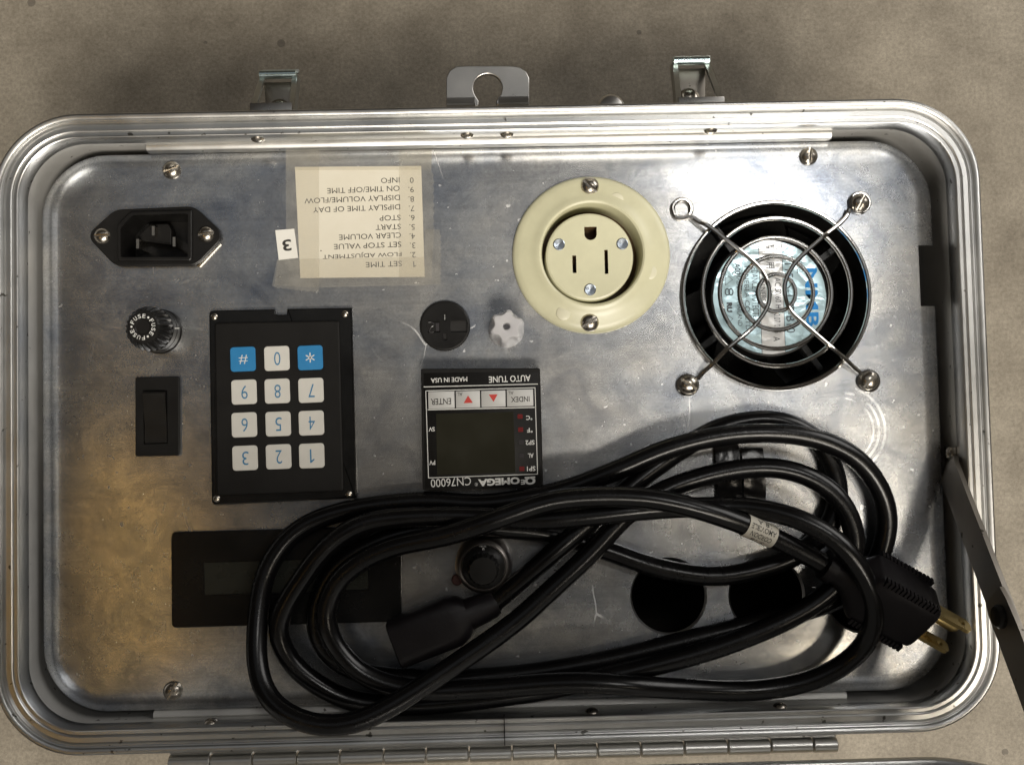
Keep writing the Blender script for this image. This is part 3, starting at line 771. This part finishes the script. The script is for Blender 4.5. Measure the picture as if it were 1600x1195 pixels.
for nm, x0, y0, x1, y1, tx in btn:
    q = MB(); sl = -4
    q.prism(round_poly([tc.w(x0, y0, zf), tc.w(x1, y0+sl, zf), tc.w(x1+2, y1+sl, zf), tc.w(x0+2, y1, zf)], 0.25, 2), zf-0.05, zf+0.22, 0.1, 1)
    z2 = zf+0.26
    if tx: q.textbox(nm, tc, *tx, z2, 181, 1, 0.012)
    if nm == 'INDEX': q.textbox('AL', tc, 577, 602, 606, 620, z2, 181, 1, 0)
    if nm == 'up':
        q.textbox('AL', tc, 297, 608, 326, 628, z2, 181, 1, 0); q.flat([tc.w(*t, z2) for t in ((332, 667), (383, 665), (356, 625))], z2, 2)
    if nm == 'down': q.flat([tc.w(*t, z2) for t in ((470, 620), (519, 618), (496, 660))], z2, 2)
    part(q, 'button', [M['button'], M['ink'], M['red']], meter, sharp=0)
wn = MB().prism([tc.w(*q, zf) for q in ((180, 726), (606, 714), (616, 1048), (186, 1062))], zf-0.05, zf+0.12, 0.05, 1); part(wn, 'display_window', M['glass'], meter)
for a, b_, on in ((642, 740, 1), (645, 812, 1), (649, 882, 0), (651, 955, 0), (652, 1027, 1)):
    x, y = tc.w(a, b_, zf); part(MB().prism(rrect(x-1.0, x+1.0, y-0.9, y+0.9, 0.3, 3), zf-0.05, zf+0.12, 0.06, 1), 'indicator', M['led'] if on else M['led_dark'], meter)

# ------------------------------------------------------------------ mains outlet
ox, oy = outc
brown = plain('outlet_shade_brown', (0.10, 0.055, 0.02), 0.6)  # dark brown puts the shade of slots and groove into the colour
ol = MB().lathe([(19.9, -11), (19.9, 3.6), (20.3, 4.6), (21.0, 5.0), (21.8, 4.9), (23.0, 4.2), (25.5, 3.4), (28.5, 2.8), (30.4, 2.3), (31.3, 1.6), (31.7, 0.7), (31.7, 0.02)], ox, oy, 96, cap1=False)
outlet = part(ol, 'mains_outlet', M['ivory'], case, 'round ivory three-slot mains outlet with wide flange')
part(MB().lathe([(20.2, -11.5), (17, -11.5), (0.01, -11.5)], ox, oy, 48), 'outlet_well', brown, outlet)
fcx, fcy = W(921, 401.5, 5)
of = MB().lathe([(17.3, -11.3), (17.5, 4.2), (17.2, 4.9), (16.5, 5.1)], fcx, fcy, 72)
face = part(of, 'outlet_face', M['ivory'], outlet)
oc = Crop(780, 250, 4.12)
def obox(x0, y0, x1, y1):
    a = oc.w(x0, y0, 5); b_ = oc.w(x1, y1, 5); return MB().box(a[0], b_[0], b_[1], a[1], -3, 9)
gx0, gy0 = oc.w(547, 432, 5); gx1, gy1 = oc.w(629, 516, 5); gr = (gx1-gx0)/2
U = [(gx0, gy0), (gx1, gy0)]+[((gx0+gx1)/2+gr*math.cos(R(a)), gy1+gr+gr*math.sin(R(a))) for a in range(0, -181, -15)]
cut(face, [(obox(470, 616, 498, 727), brown), (obox(676, 580, 703, 733), brown), (MB().prism(U, -3, 9), brown)])
for a, b_ in ((755, 258), (970, 722), (415, 985)):
    x, y = oc.w(a, b_, 3.5); d = math.hypot(x-ox, y-oy)
    part(MB().lathe([(2.85, 2.4), (2.85, 3.5), (2.6, 3.62), (0.01, 3.62)], x, y, 24), 'ejector_mark', M['ivory_pale'], outlet)
for a, b_, rz in ((587, 165, -42), (585, 1042, 33)):
    x, y = oc.w(a, b_, 4.6); piece(screw_mesh, 'screw', outlet, x, y, 2.6, (0, 0, R(rz)))
rs = MB().lathe([(2.35, 0), (2.35, 0.25), (2.0, 0.5), (1.2, 0.35), (0.01, 0.15)], n=20); rs_mesh = rs.mesh('rivet', [M['silver']])
for a, b_ in ((385, 545), (792, 541), (585, 835)):
    x, y = oc.w(a, b_, 5); piece(rs_mesh, 'face_rivet', outlet, x, y, 5.05)

# ------------------------------------------------------------------ fan behind its wire guard
fnx, fny = fanc
fh = MB().lathe([(40.5, -1.7), (38.0, -1.7), (37.6, -3.5), (37.4, -8), (37.4, -38), (39, -38)], fnx, fny, 72, cap1=False)
fan = part(fh, 'cooling_fan', M['black_matte'], case, 'black cooling fan with foil hub label behind a wire guard')
FB = -9.0
hub = MB().lathe([(24.6, -36), (24.6, FB-0.8), (24.2, FB-0.1), (23.7, FB)], fnx, fny, 64); hubo = part(hub, 'fan_hub', M['black'], fan)
fl = Crop(1120, 360, 5.974); zl = FB+0.12
lcx, lcy = fnx, fny; RL = 23.4
bx0 = fl.w(405, 600, zl)[0]; bx1 = fl.w(622, 600, zl)[0]
def chord(xa, xb):
    pts = []
    for i in range(25):
        x = xa+(xb-xa)*i/24; pts.append((x, lcy+math.sqrt(max(RL**2-(x-lcx)**2, 0))))
    return pts+[(x, 2*lcy-y) for x, y in reversed(pts)]
fm = MB(); fm.flat(chord(lcx-RL+0.02, bx0), zl, 0); fm.flat(chord(bx1, lcx+RL-0.02), zl, 0); fm.flat(chord(bx0, bx1), zl, 1)
zt_ = zl+0.05
for xx in (bx0, bx1):
    h_ = math.sqrt(RL**2-(xx-lcx)**2); fm.flat([(xx-0.12, lcy-h_), (xx+0.12, lcy-h_), (xx+0.12, lcy+h_), (xx-0.12, lcy+h_)], zt_, 2)
for t, x0, y0, x1, y1, mt_, wt in (('NMB', 828, 350, 945, 905, 3, 0.025), ('MODEL', 745, 250, 800, 402, 2, 0), ('3115FS-12T-B10', 640, 235, 720, 960, 2, 0), ('AC 50/60 Hz', 545, 440, 600, 760, 2, 0),
        ('0.07/0.06', 535, 775, 595, 960, 2, 0), ('A', 530, 992, 590, 1035, 2, 0), ('MINEBEA', 405, 475, 455, 705, 2, 0), ('IMPEDANCE PROTECTED', 328, 260, 388, 860, 2, 0), ('MINEBEA CO.,LTD', 255, 330, 305, 935, 2, 0),
        ('MADE IN THAILAND', 190, 400, 232, 895, 2, 0), ('A00', 165, 305, 222, 412, 2, 0.02), ('RU', 92, 672, 145, 765, 2, 0.06), ('型', 465, 135, 538, 198, 2, 0), ('番', 465, 250, 500, 285, 2, 0), ('用', 462, 290, 535, 355, 2, 0)):
    fm.textbox(t, fl, x0, y0, x1, y1, zt_, -90, mt_, wt)
def loopline(pts, w_, z, mat):
    for i in range(len(pts)):
        p, q = Vector(pts[i]), Vector(pts[(i+1) % len(pts)]); d = (q-p).normalized()*w_/2; nn = Vector((-d.y, d.x)); p = p-d; q = q+d
        fm.flat([tuple(p+nn), tuple(q+nn), tuple(q-nn), tuple(p-nn)], z, mat)
loopline([fl.w(*q, zt_) for q in ((152, 292), (238, 302), (234, 428), (150, 418))], 0.18, zt_, 2)
loopline([fl.w(*q, zt_) for q in ((82, 405), (148, 460), (80, 512))], 0.16, zt_, 2)
loopline([fl.w(*q, zt_) for q in ((90, 785), (150, 825), (112, 862))], 0.18, zt_, 2)
for c_ in ((98, 575), (132, 575)): loopline([tuple(Vector(fl.w(*c_, zt_))+Vector((0.85*math.cos(t*0.524), 1.3*math.sin(t*0.524)))) for t in range(12)], 0.4, zt_, 2)
part(fm, 'hub_label', [M['foil'], M['foil_white'], M['foil_ink'], M['nmb']], fan, sharp=0)
for i in range(4):          # bracket struts holding the hub
    a = R(35+90*i); st_ = MB()
    d = Vector((math.cos(a), math.sin(a))); nn = Vector((-d.y, d.x))*1.6
    p, q = Vector(fanc)+d*23, Vector(fanc)+d*37.6
    st_.prism([tuple(p+nn), tuple(q+nn), tuple(q-nn), tuple(p-nn)], -16, FB-2.5, 0.4, 1); part(st_, 'strut', M['black_gloss'], fan)
for i in range(7):
    a0 = 360/7*i+12; bl = MB(); rg = []
    for r_ in (24.0, 28, 32, 36.2):
        sw = (r_-24)*1.1
        ring = []
        for u in (0, 0.33, 0.66, 1): 
            a = R(a0+sw+u*40); ring.append((fnx+r_*math.cos(a), fny+r_*math.sin(a), -17-13*u))
        for u in (1, 0.66, 0.33, 0):
            a = R(a0+sw+u*40); ring.append((fnx+r_*math.cos(a), fny+r_*math.sin(a), -18.2-13*u))
        rg.append(ring)
    bl.rings(rg, cap0=True, cap1=True); part(bl, 'blade', M['black_gloss'], fan)
# wire guard
fg = Crop(1030, 280, 3.414)
gz = 5.0
for i, (x0, x1, y0, y1, z) in enumerate(((105, 1145, 110, 1128, 1.6), (210, 1045, 195, 1010, gz), (303, 937, 300, 915, gz+.3), (411, 838, 400, 815, gz+.4), (512, 740, 495, 718, gz+.5))):
    c_ = fg.w((x0+x1)/2, (y0+y1)/2, z); r_ = (x1-x0+y1-y0)/4/fg.k*mmpx(z)-0.9
    part(MB().tube([(x, y, z) for x, y in circle(*c_, r_, 72)], 0.9, 10, True), 'guard_ring', M['chrome'], fan)
def wire(pts):
    path = catmull([(*fg.w(a, b_, z), z) for a, b_, z in pts], 8)
    part(MB().tube(path, 0.92, 10), 'guard_wire', M['chrome'], fan)
Z1 = gz+1.75
wire([(70, 150, 1), (85, 195, 1), (120, 208, 1.2), (165, 200, 1.6), (215, 228, 2.6), (280, 262, 4.5), (430, 380, Z1), (530, 470, Z1), (575, 545, Z1), (588, 615, Z1), (572, 690, Z1), (500, 790, Z1), (370, 898, Z1), (290, 980, 4.6), (235, 1030, 2.4), (205, 1065, 1.4)])
wire([(1012, 160, 1.4), (1000, 195, 2.0), (960, 240, 4.0), (870, 312, Z1), (750, 420, Z1), (700, 485, Z1), (670, 560, Z1), (675, 640, Z1), (702, 705, Z1), (765, 765, Z1), (900, 882, Z1), (985, 952, 4.4), (1035, 1000, 2.4), (1070, 1030, 1.4)])
for a, b_, scw, rz in ((122, 158, 0, 0), (1070, 126, 1, 62), (152, 1098, 1, -35), (1118, 1076, 1, 48)):
    x, y = fg.w(a, b_, 1); ring = [(x+3.75*math.cos(t*0.2618), y+3.75*math.sin(t*0.2618), 1.0) for t in range(24)]
    part(MB().tube(ring, 0.92, 10, True), 'guard_eye', M['chrome'], fan)
    if scw:
        x, y = fg.w(a+8, b_-4, 3.4); piece(screw_mesh, 'screw', fan, x, y, 1.7, (0, 0, R(rz)), 1.05)

# ------------------------------------------------------------------ black display under the cord
dz = 1.4
db = MB().prism(round_poly([W(*q, dz) for q in ((267, 831), (627, 821), (627, 971), (268, 981))], [2, 2, 2, 2], 4), 0.02, dz, 0.4)
disp = part(db, 'display_module', M['black_gloss'], case, 'flat black display bezel partly under the coiled cord')
cut(disp, [(MB().prism(round_poly([W(*q, dz) for q in ((318, 878), (576, 871), (576, 921), (319, 930))], 0.8, 3), 0.9, 9), M['black'])])
part(MB().prism([W(*q, 1) for q in ((319, 879), (575, 872), (575, 920), (320, 929))], 0.85, 0.95), 'display_glass', M['lcd'], disp)

# ------------------------------------------------------------------ turns-counting dial
dx, dy = W(756, 880, 3)
dl = MB().lathe([(11.2, 0.02), (11.2, 5.0), (10.9, 6.0), (10.3, 9.5), (9.6, 10.6), (8.8, 11.0), (8.5, 10.4)], dx, dy, 64)
dial = part(dl, 'dial', M['dialmetal'], case, 'metal turns-counting dial with black centre, beside the coiled cord')
kn = MB(); rg = []; n = 72
for r_, z, f_ in ((8.4, 10, 0), (8.2, 14, 0), (6.6, 15.4, 0), (6.0, 15.6, 0.2), (5.6, 21, 0.25), (5.0, 22, 0), (0.01, 22.1, 0)):
    rg.append([(dx+(r_+(f_ if (i//2) % 2 else -f_))*math.cos(2*math.pi*i/n), dy+(r_+(f_ if (i//2) % 2 else -f_))*math.sin(2*math.pi*i/n), z) for i in range(n)])
kn.rings(rg, cap1=True)
kn.text('0', dx+0.2, dy+7.15, 15.2, 0.8, 1.1, 0, 1, 0.02)
for i in range(-2, 3): kn.box(dx+i*0.55-0.09, dx+i*0.55+0.09, dy+7.9, dy+8.5, 14.05, 14.25, 1)
for i in range(4, 70, 3):
    a = R(90-i*5); x, y = dx+7.9*math.cos(a), dy+7.9*math.sin(a); kn.box(x-.1, x+.1, y-.3, y+.3, 14.3, 14.6, 2)
part(kn, 'knob', [M['black'], M['white'], M['led_dark']], dial)
lx, ly = W(711, 905, 4); part(MB().lathe([(2.2, 0.02), (2.2, 5.0), (1.8, 5.6)], lx+0.8, ly, 20), 'lock_lever', plain('dark_red_plastic', (0.05, 0.012, 0.01), 0.4), dial)

# ------------------------------------------------------------------ lid stay
ax_ = 177.2
ctr = [(-14.5, 1.5), (-19, 1.5), (-24, 5.5), (-78, 46), (-136, 88)]
ar = MB(); rg = []
for i, (y, z) in enumerate(ctr):
    p = Vector((y, z)); a = Vector(ctr[max(i-1, 0)]); b_ = Vector(ctr[min(i+1, len(ctr)-1)])
    d = (b_-a).normalized(); nn = Vector((-d.y, d.x)); hw = 4.5 if i < 2 else 7.4; xx = ax_+(3.0 if i < 2 else 0)
    rg.append([(xx+sx_, p.x+nn.x*s_, p.y+nn.y*s_) for sx_, s_ in ((-0.9, -hw), (0.9, -hw), (0.9, hw), (-0.9, hw))])
ar.rings(rg, cap0=True, cap1=True)
arm = part(ar, 'lid_stay', M['arm'], case, 'flat dark steel stay holding the lid open')
piece(rivet_mesh, 'rivet', arm, ax_+2.2, -17, 2.0, (0, R(-90), 0), 1.1)
a2 = MB(); rg = []
for y, z, hw in ((-66, 39.5, 6.4), (-70, 42.5, 7.6), (-78, 49, 7.9), (-138, 94, 7.9)):
    d = Vector((-0.8, 0.6)); nn = Vector((-d.y, d.x))
    rg.append([(ax_+sx_, y+nn.x*s_, z+nn.y*s_) for sx_, s_ in ((-2.6, -hw), (-1.0, -hw), (-1.0, hw), (-2.6, hw))])
a2.rings(rg, cap0=True, cap1=True); part(a2, 'stay_link', M['arm'], arm)
piece(MB().lathe([(4.2, 0), (4.2, 1.2), (3.4, 2.2), (0.01, 2.4)], n=20).mesh('pivot_knob', [M['black']]), 'pivot_knob', arm, ax_-2.5, -72.5, 45, (0, R(-90), 0))

# ------------------------------------------------------------------ the coiled power cord
CR = 3.95
way = [(770, 944, 9), (812, 908, 10), (880, 850, 13.5), (945, 795, 13), (1000, 748, 8), (1065, 702, 5), (1125, 668, 4.5), (1192, 655, 4.5), (1240, 664, 4.5), (1278, 688, 4.5), (1301, 728, 4.5), (1310, 775, 4.5), (1296, 822, 4.5), (1265, 853, 4.5), (1219, 879, 4.5), (1125, 900, 4.5), (1031, 888, 4.5), (950, 861, 4.5), (870, 836, 5),
       (790, 826, 8), (680, 823, 9), (592, 846, 8), (527, 884, 6), (500, 930, 6), (493, 975, 6), (512, 1021, 6), (570, 1052, 6), (680, 1062, 6), (800, 1054, 6), (930, 1034, 6), (1050, 1006, 5), (1200, 968, 5), (1300, 940, 4.6), (1352, 908, 4.6),
       (1377, 862, 5), (1387, 812, 5.5), (1374, 762, 7), (1332, 711, 10), (1255, 681, 13.5), (1150, 678, 13.5), (1050, 699, 13), (960, 736, 12), (870, 768, 9), (760, 787, 8), (657, 783, 6), (543, 797, 5), (463, 829, 5), (417, 891, 6), (404, 956, 8), (402, 1038, 14), (424, 1095, 22), (478, 1128, 26), (543, 1131, 27), (608, 1104, 24), (706, 1041, 19), (804, 972, 15), (870, 913, 14), (925, 862, 14), (978, 806, 13),
       (1042, 764, 10), (1125, 738, 9), (1200, 730, 10), (1258, 742, 12), (1305, 772, 13.5), (1331, 817, 13.5), (1334, 868, 11), (1300, 922, 11), (1220, 972, 10), (1100, 1018, 9), (950, 1056, 8), (820, 1082, 6), (650, 1100, 6), (543, 1092, 7), (464, 1044, 9), (434, 988, 12), (446, 945, 13), (472, 904, 13), (513, 852, 13), (578, 815, 13), (706, 806, 16), (837, 812, 19), (930, 805, 21), (1000, 797, 21),
       (1100, 792, 19), (1200, 797, 21), (1290, 832, 27), (1345, 890, 30), (1366, 955, 22), (1347, 1013, 11), (1280, 1058, 8), (1180, 1078, 8), (1050, 1075, 9), (900, 1066, 12), (750, 1076, 13), (650, 1078, 14), (570, 1055, 14), (525, 1010, 14), (508, 960, 15), (532, 902, 15), (602, 858, 17), (700, 836, 19), (790, 806, 22), (870, 781, 24), (980, 776, 25), (1060, 787, 25), (1155, 816, 22), (1230, 850, 19), (1290, 882, 17)]
raw = catmull([P3(*w_) for w_ in way], 10)
# even spacing, then let crossing strands push each other apart along the line of sight
pts = np.array([tuple(p) for p in raw]); seg = np.linalg.norm(np.diff(pts, axis=0), axis=1); s_ = np.concatenate([[0], np.cumsum(seg)])
NS = int(s_[-1]/3.0); u = np.linspace(0, s_[-1], NS); pts = np.stack([np.interp(u, s_, pts[:, k_]) for k_ in range(3)], 1)
step = s_[-1]/NS; gap = int(22/step); eye = np.array([0, 0, CH])
ii = np.arange(NS); far = np.abs(ii[:, None]-ii[None, :]) > gap
for it in range(160):
    d = pts[:, None, :]-pts[None, :, :]; dist = np.sqrt((d**2).sum(2)+1e-9)
    ov = np.where(far & (dist < 2*CR*0.985), 2*CR*0.985-dist, 0)
    sgn = np.where(d[:, :, 2] >= 0, 1.0, -1.0)
    shift = (ov*sgn).max(1)+(ov*sgn).min(1)
    ray = eye-pts; ray /= np.linalg.norm(ray, axis=1)[:, None]
    pts += ray*(0.3*shift)[:, None]
    z = pts[:, 2].copy(); z[1:-1] = 0.5*z[1:-1]+0.25*(z[2:]+z[:-2])
    dz_ = (z-pts[:, 2])*0.6
    pts += ray*(dz_/ray[:, 2])[:, None]
    low = np.maximum(CR+0.1-pts[:, 2], 0); pts += ray*(low/ray[:, 2])[:, None]
for k_ in range(3):
    for _ in range(3): pts[1:-1, k_] = 0.5*pts[1:-1, k_]+0.25*(pts[2:, k_]+pts[:-2, k_])
cbase = Vector((*[c*S for c in W(900, 900)], ZP*S))
cord = thing('power_cord', 'coiled black power cord with moulded plug lying across the panel', 'power cord', cbase)
def cpart(mbx, name, mats, parent=cord, label=None, sharp=32):
    mats = mats if isinstance(mats, (list, tuple)) else [mats]
    o = cbase/S
    return place(mbx.mesh(name, mats, sharp, origin=(o.x, o.y, o.z-ZP)), name, parent, label=label)
path = [tuple(p) for p in pts]
cable = cpart(MB().tube(path, CR, 14), 'cable', M['cord'], sharp=60)
# paper tag wrapped round the cord near the plug
ta = np.array([np.hypot(p[0]-W(1160, 817, p[2])[0], p[1]-W(1160, 817, p[2])[1])+(0 if i > NS*0.9 else 99) for i, p in enumerate(path)]).argmin()
tb_ = np.array([np.hypot(p[0]-W(1209, 840, p[2])[0], p[1]-W(1209, 840, p[2])[1])+(0 if i > NS*0.9 else 99) for i, p in enumerate(path)]).argmin()
A, B = Vector(path[ta]), Vector(path[tb_]); ax = (B-A).normalized(); Lt = (B-A).length
side = ax.cross(Vector((0, 0, 1))).normalized(); up = side.cross(ax)
tg = MB(); tn = 28
def onc(u_, ang, r_): return tuple(A+ax*u_+(up*math.cos(ang)+side*math.sin(ang))*r_)
tg.rings([[onc(u_, 2*math.pi*j/tn, CR+0.35) for j in range(tn)] for u_ in (0, Lt*0.5, Lt)], 0)
def ctext(t, a_mid, h_, l_):
    vs, fs = text_shape(t, 0.01); lo, hi = vs.min(0), vs.max(0); q = (vs-(lo+hi)/2)/(hi-lo)
    tg.add([onc(Lt*0.5-x*l_, a_mid+y*h_/CR, CR+0.42) for x, y in q], fs, 1)
ctext('CORDON', 0.42, 1.9, Lt*0.72); ctext('AMOVIBLE', -0.25, 1.9, Lt*0.86); ctext('18 A', -0.85, 1.9, Lt*0.5); ctext('3/18', 1.05, 1.7, Lt*0.45)
cpart(tg, 'paper_tag', [M['cordpaper'], M['ink']], sharp=0)

ri = np.array([np.hypot(p[0]-W(1075, 897, p[2])[0], p[1]-W(1075, 897, p[2])[1])+(0 if i < NS*0.2 else 99) for i, p in enumerate(path)]).argmin()
em = MB()
for q in range(-9, 10):
    if q in (-5, -2, 2, 3): continue
    A2 = Vector(path[ri+int(round(q*0.62))])
    for du, dv, lu, lv in ((0, 0.0, 0.35, 0.9), (0.5, 0.45*(q % 3-1), 0.5, 0.2)):
        c2 = A2+Vector((du, 1.5+dv, 0)); h2 = CR*math.cos(math.asin(min(0.9, (1.5+dv)/CR)))
        em.box(c2.x-lu/2, c2.x+lu/2, c2.y-lv/2, c2.y+lv/2, A2.z+h2-0.3, A2.z+h2+0.12)
cpart(em, 'moulded_marks', M['cord'], cable, sharp=0)

def loft(path_frames, n=28, power=4.0):
    rg = []
    for c, sd, upv, w_, h_ in path_frames:
        ring = []
        for j in range(n):
            a = 2*math.pi*j/n; ca, sa = math.cos(a), math.sin(a)
            x = math.copysign(abs(ca)**(2/power), ca)*w_; y = math.copysign(abs(sa)**(2/power), sa)*h_
            ring.append(tuple(c+sd*x+upv*y))
        rg.append(ring)
    return rg
# plug
e = Vector(path[-1]); dpx = Vector(W(1290+83, 882+46, 15))-Vector(W(1290, 882, 15)); axd = Vector((dpx.x, dpx.y, -1.0)).normalized()
roll = R(-33); sd0 = axd.cross(Vector((0, 0, 1))).normalized(); up0 = sd0.cross(axd)
sd = sd0*math.cos(roll)+up0*math.sin(roll); upv = up0*math.cos(roll)-sd0*math.sin(roll)
st0 = e-axd*1
fr = [(0, 4.2, 4.2, 2), (0.4, 6.0, 6.0, 2), (4.0, 6.4, 6.4, 2), (4.5, 5.2, 5.2, 2), (9.5, 5.8, 5.8, 2.2), (13, 8.2, 7.4, 2.6), (16.5, 11.4, 8.8, 4.5), (18, 12.0, 9.2, 6), (31, 12.1, 9.2, 6.5), (38, 11.6, 9.0, 6.5), (43, 10.4, 8.4, 6), (43.7, 9.8, 7.8, 6)]
rg = []
for s2, w_, h_, pw in fr: rg += loft([(st0+axd*s2, sd, upv, w_, h_)], 32, pw)
pb = MB().rings(rg, cap0=True, cap1=True)
plug = cpart(pb, 'plug', M['plug'], cord, 'moulded black three-prong plug')
ridge = MB()
for sside in (-1, 1):
    for sv in (-1, 1):
        for i in range(14):
            s2 = 19.0+i*1.65; c = st0+axd*s2+sd*sside*10.8+upv*sv*7.95
            vs = []
            for a in (-0.55, 0.55):
                for bq in (-1.2, 1.55):
                    for cq in (-1.4, 1.5): vs.append(tuple(c+axd*a+sd*sside*bq+upv*sv*cq))
            ridge.add(vs, [(0, 1, 3, 2), (4, 6, 7, 5), (0, 4, 5, 1), (2, 3, 7, 6), (0, 2, 6, 4), (1, 5, 7, 3)])
cpart(ridge, 'grip_ridges', M['plug'], plug)
def frame_obj(mbx, name, mat, origin, parent):
    mtx = Matrix(((axd.x, sd.x, upv.x, origin.x), (axd.y, sd.y, upv.y, origin.y), (axd.z, sd.z, upv.z, origin.z), (0, 0, 0, 1)))
    return cpart(mbx.xf(mtx), name, mat, parent)
tipc = st0+axd*43.6
for q in (-6.35, 6.35):
    prof = round_poly([(0, -3.2), (14.8, -3.2), (16.3, -1.8), (16.3, 1.8), (14.8, 3.2), (0, 3.2)], 0.6, 2)
    hole = circle(12.2, 0, 1.5, 14)
    pr = MB(); n_o = len(prof)
    # blade in the (length, height) plane, bridged round its hole
    bmx = bmesh.new()
    ov_ = [bmx.verts.new((x, y, 0)) for x, y in prof]; hv_ = [bmx.verts.new((x, y, 0)) for x, y in hole]
    eds = [bmx.edges.new((ov_[i], ov_[(i+1) % n_o])) for i in range(n_o)]+[bmx.edges.new((hv_[i], hv_[(i+1) % 14])) for i in range(14)]
    bmesh.ops.triangle_fill(bmx, use_beauty=True, edges=eds)
    ex = bmesh.ops.extrude_face_region(bmx, geom=list(bmx.faces)); bmesh.ops.translate(bmx, vec=(0, 0, 1.5), verts=[g_ for g_ in ex['geom'] if isinstance(g_, bmesh.types.BMVert)])
    bmx.verts.index_update()
    pr.add([(v_.co.x, q-0.75+v_.co.z, v_.co.y) for v_ in bmx.verts], [tuple(v_.index for v_ in f_.verts) for f_ in bmx.faces]); bmx.free()
    frame_obj(pr, 'prong', M['brass'], tipc, plug)
gp = MB().tube([(0, 0, -6.2), (15, 0, -6.2), (17, 0, -6.2)], [2.4, 2.4, 1.2], 14); frame_obj(gp, 'ground_pin', M['brass'], tipc, plug)
# appliance connector at the other end of the cord
s0 = Vector(path[0]); tdir = Vector((*W(600, 1012, 9), 9))-Vector((*W(770, 944, 9), 9)); tdir.z = 0.5; tdir.normalize()
sd1 = tdir.cross(Vector((0, 0, 1))).normalized(); up1 = sd1.cross(tdir)
rg = []
for s2, w_, h_, pw in ((-2, 4.3, 4.3, 2), (0, 5.2, 5.2, 2), (10, 6.2, 6.0, 2.2), (12, 8.2, 6.8, 3), (16, 9.8, 7.6, 3.6), (34, 9.4, 7.4, 4), (40, 9.2, 7.2, 4.5), (40.5, 8.7, 6.7, 4.5)):
    rg += loft([(s0+tdir*s2, sd1, up1, w_, h_)], 32, pw)
cpart(MB().rings(rg, cap0=True, cap1=True), 'connector', M['plug'], cord, 'black appliance connector half hidden among the coils')
# crinkled black strap crossing under the coils
def ribbon(x0, x1, top, bot, zc):
    t = MB(); rg = []
    for i in range(13):
        f = i/12; row = []
        for side_ in (0, 1):
            for j in range(9):
                g_ = j/8 if side_ == 0 else 1-j/8
                px = x0+(x1-x0)*g_+5*math.sin(f*2.2); py = top+(bot-top)*f
                z = zc+1.6*math.sin(f*math.pi)+0.5*mnoise.noise(Vector((px*0.06, py*0.06, 3)))
                p = P3(px, py, z+(0.35 if side_ == 0 else -0.35)); row.append(p)
        rg.append(row)
    t.rings(rg, cap0=True, cap1=True); cpart(t, 'strap', M['strap'], cord)
ribbon(1116, 1154, 694, 792, 1.3); ribbon(1158, 1192, 700, 786, 1.1)

# ------------------------------------------------------------------ render settings
scene.render.engine = 'CYCLES'
scene.cycles.max_bounces = 8; scene.cycles.glossy_bounces = 6; scene.cycles.transparent_max_bounces = 8
scene.cycles.sample_clamp_indirect = 6
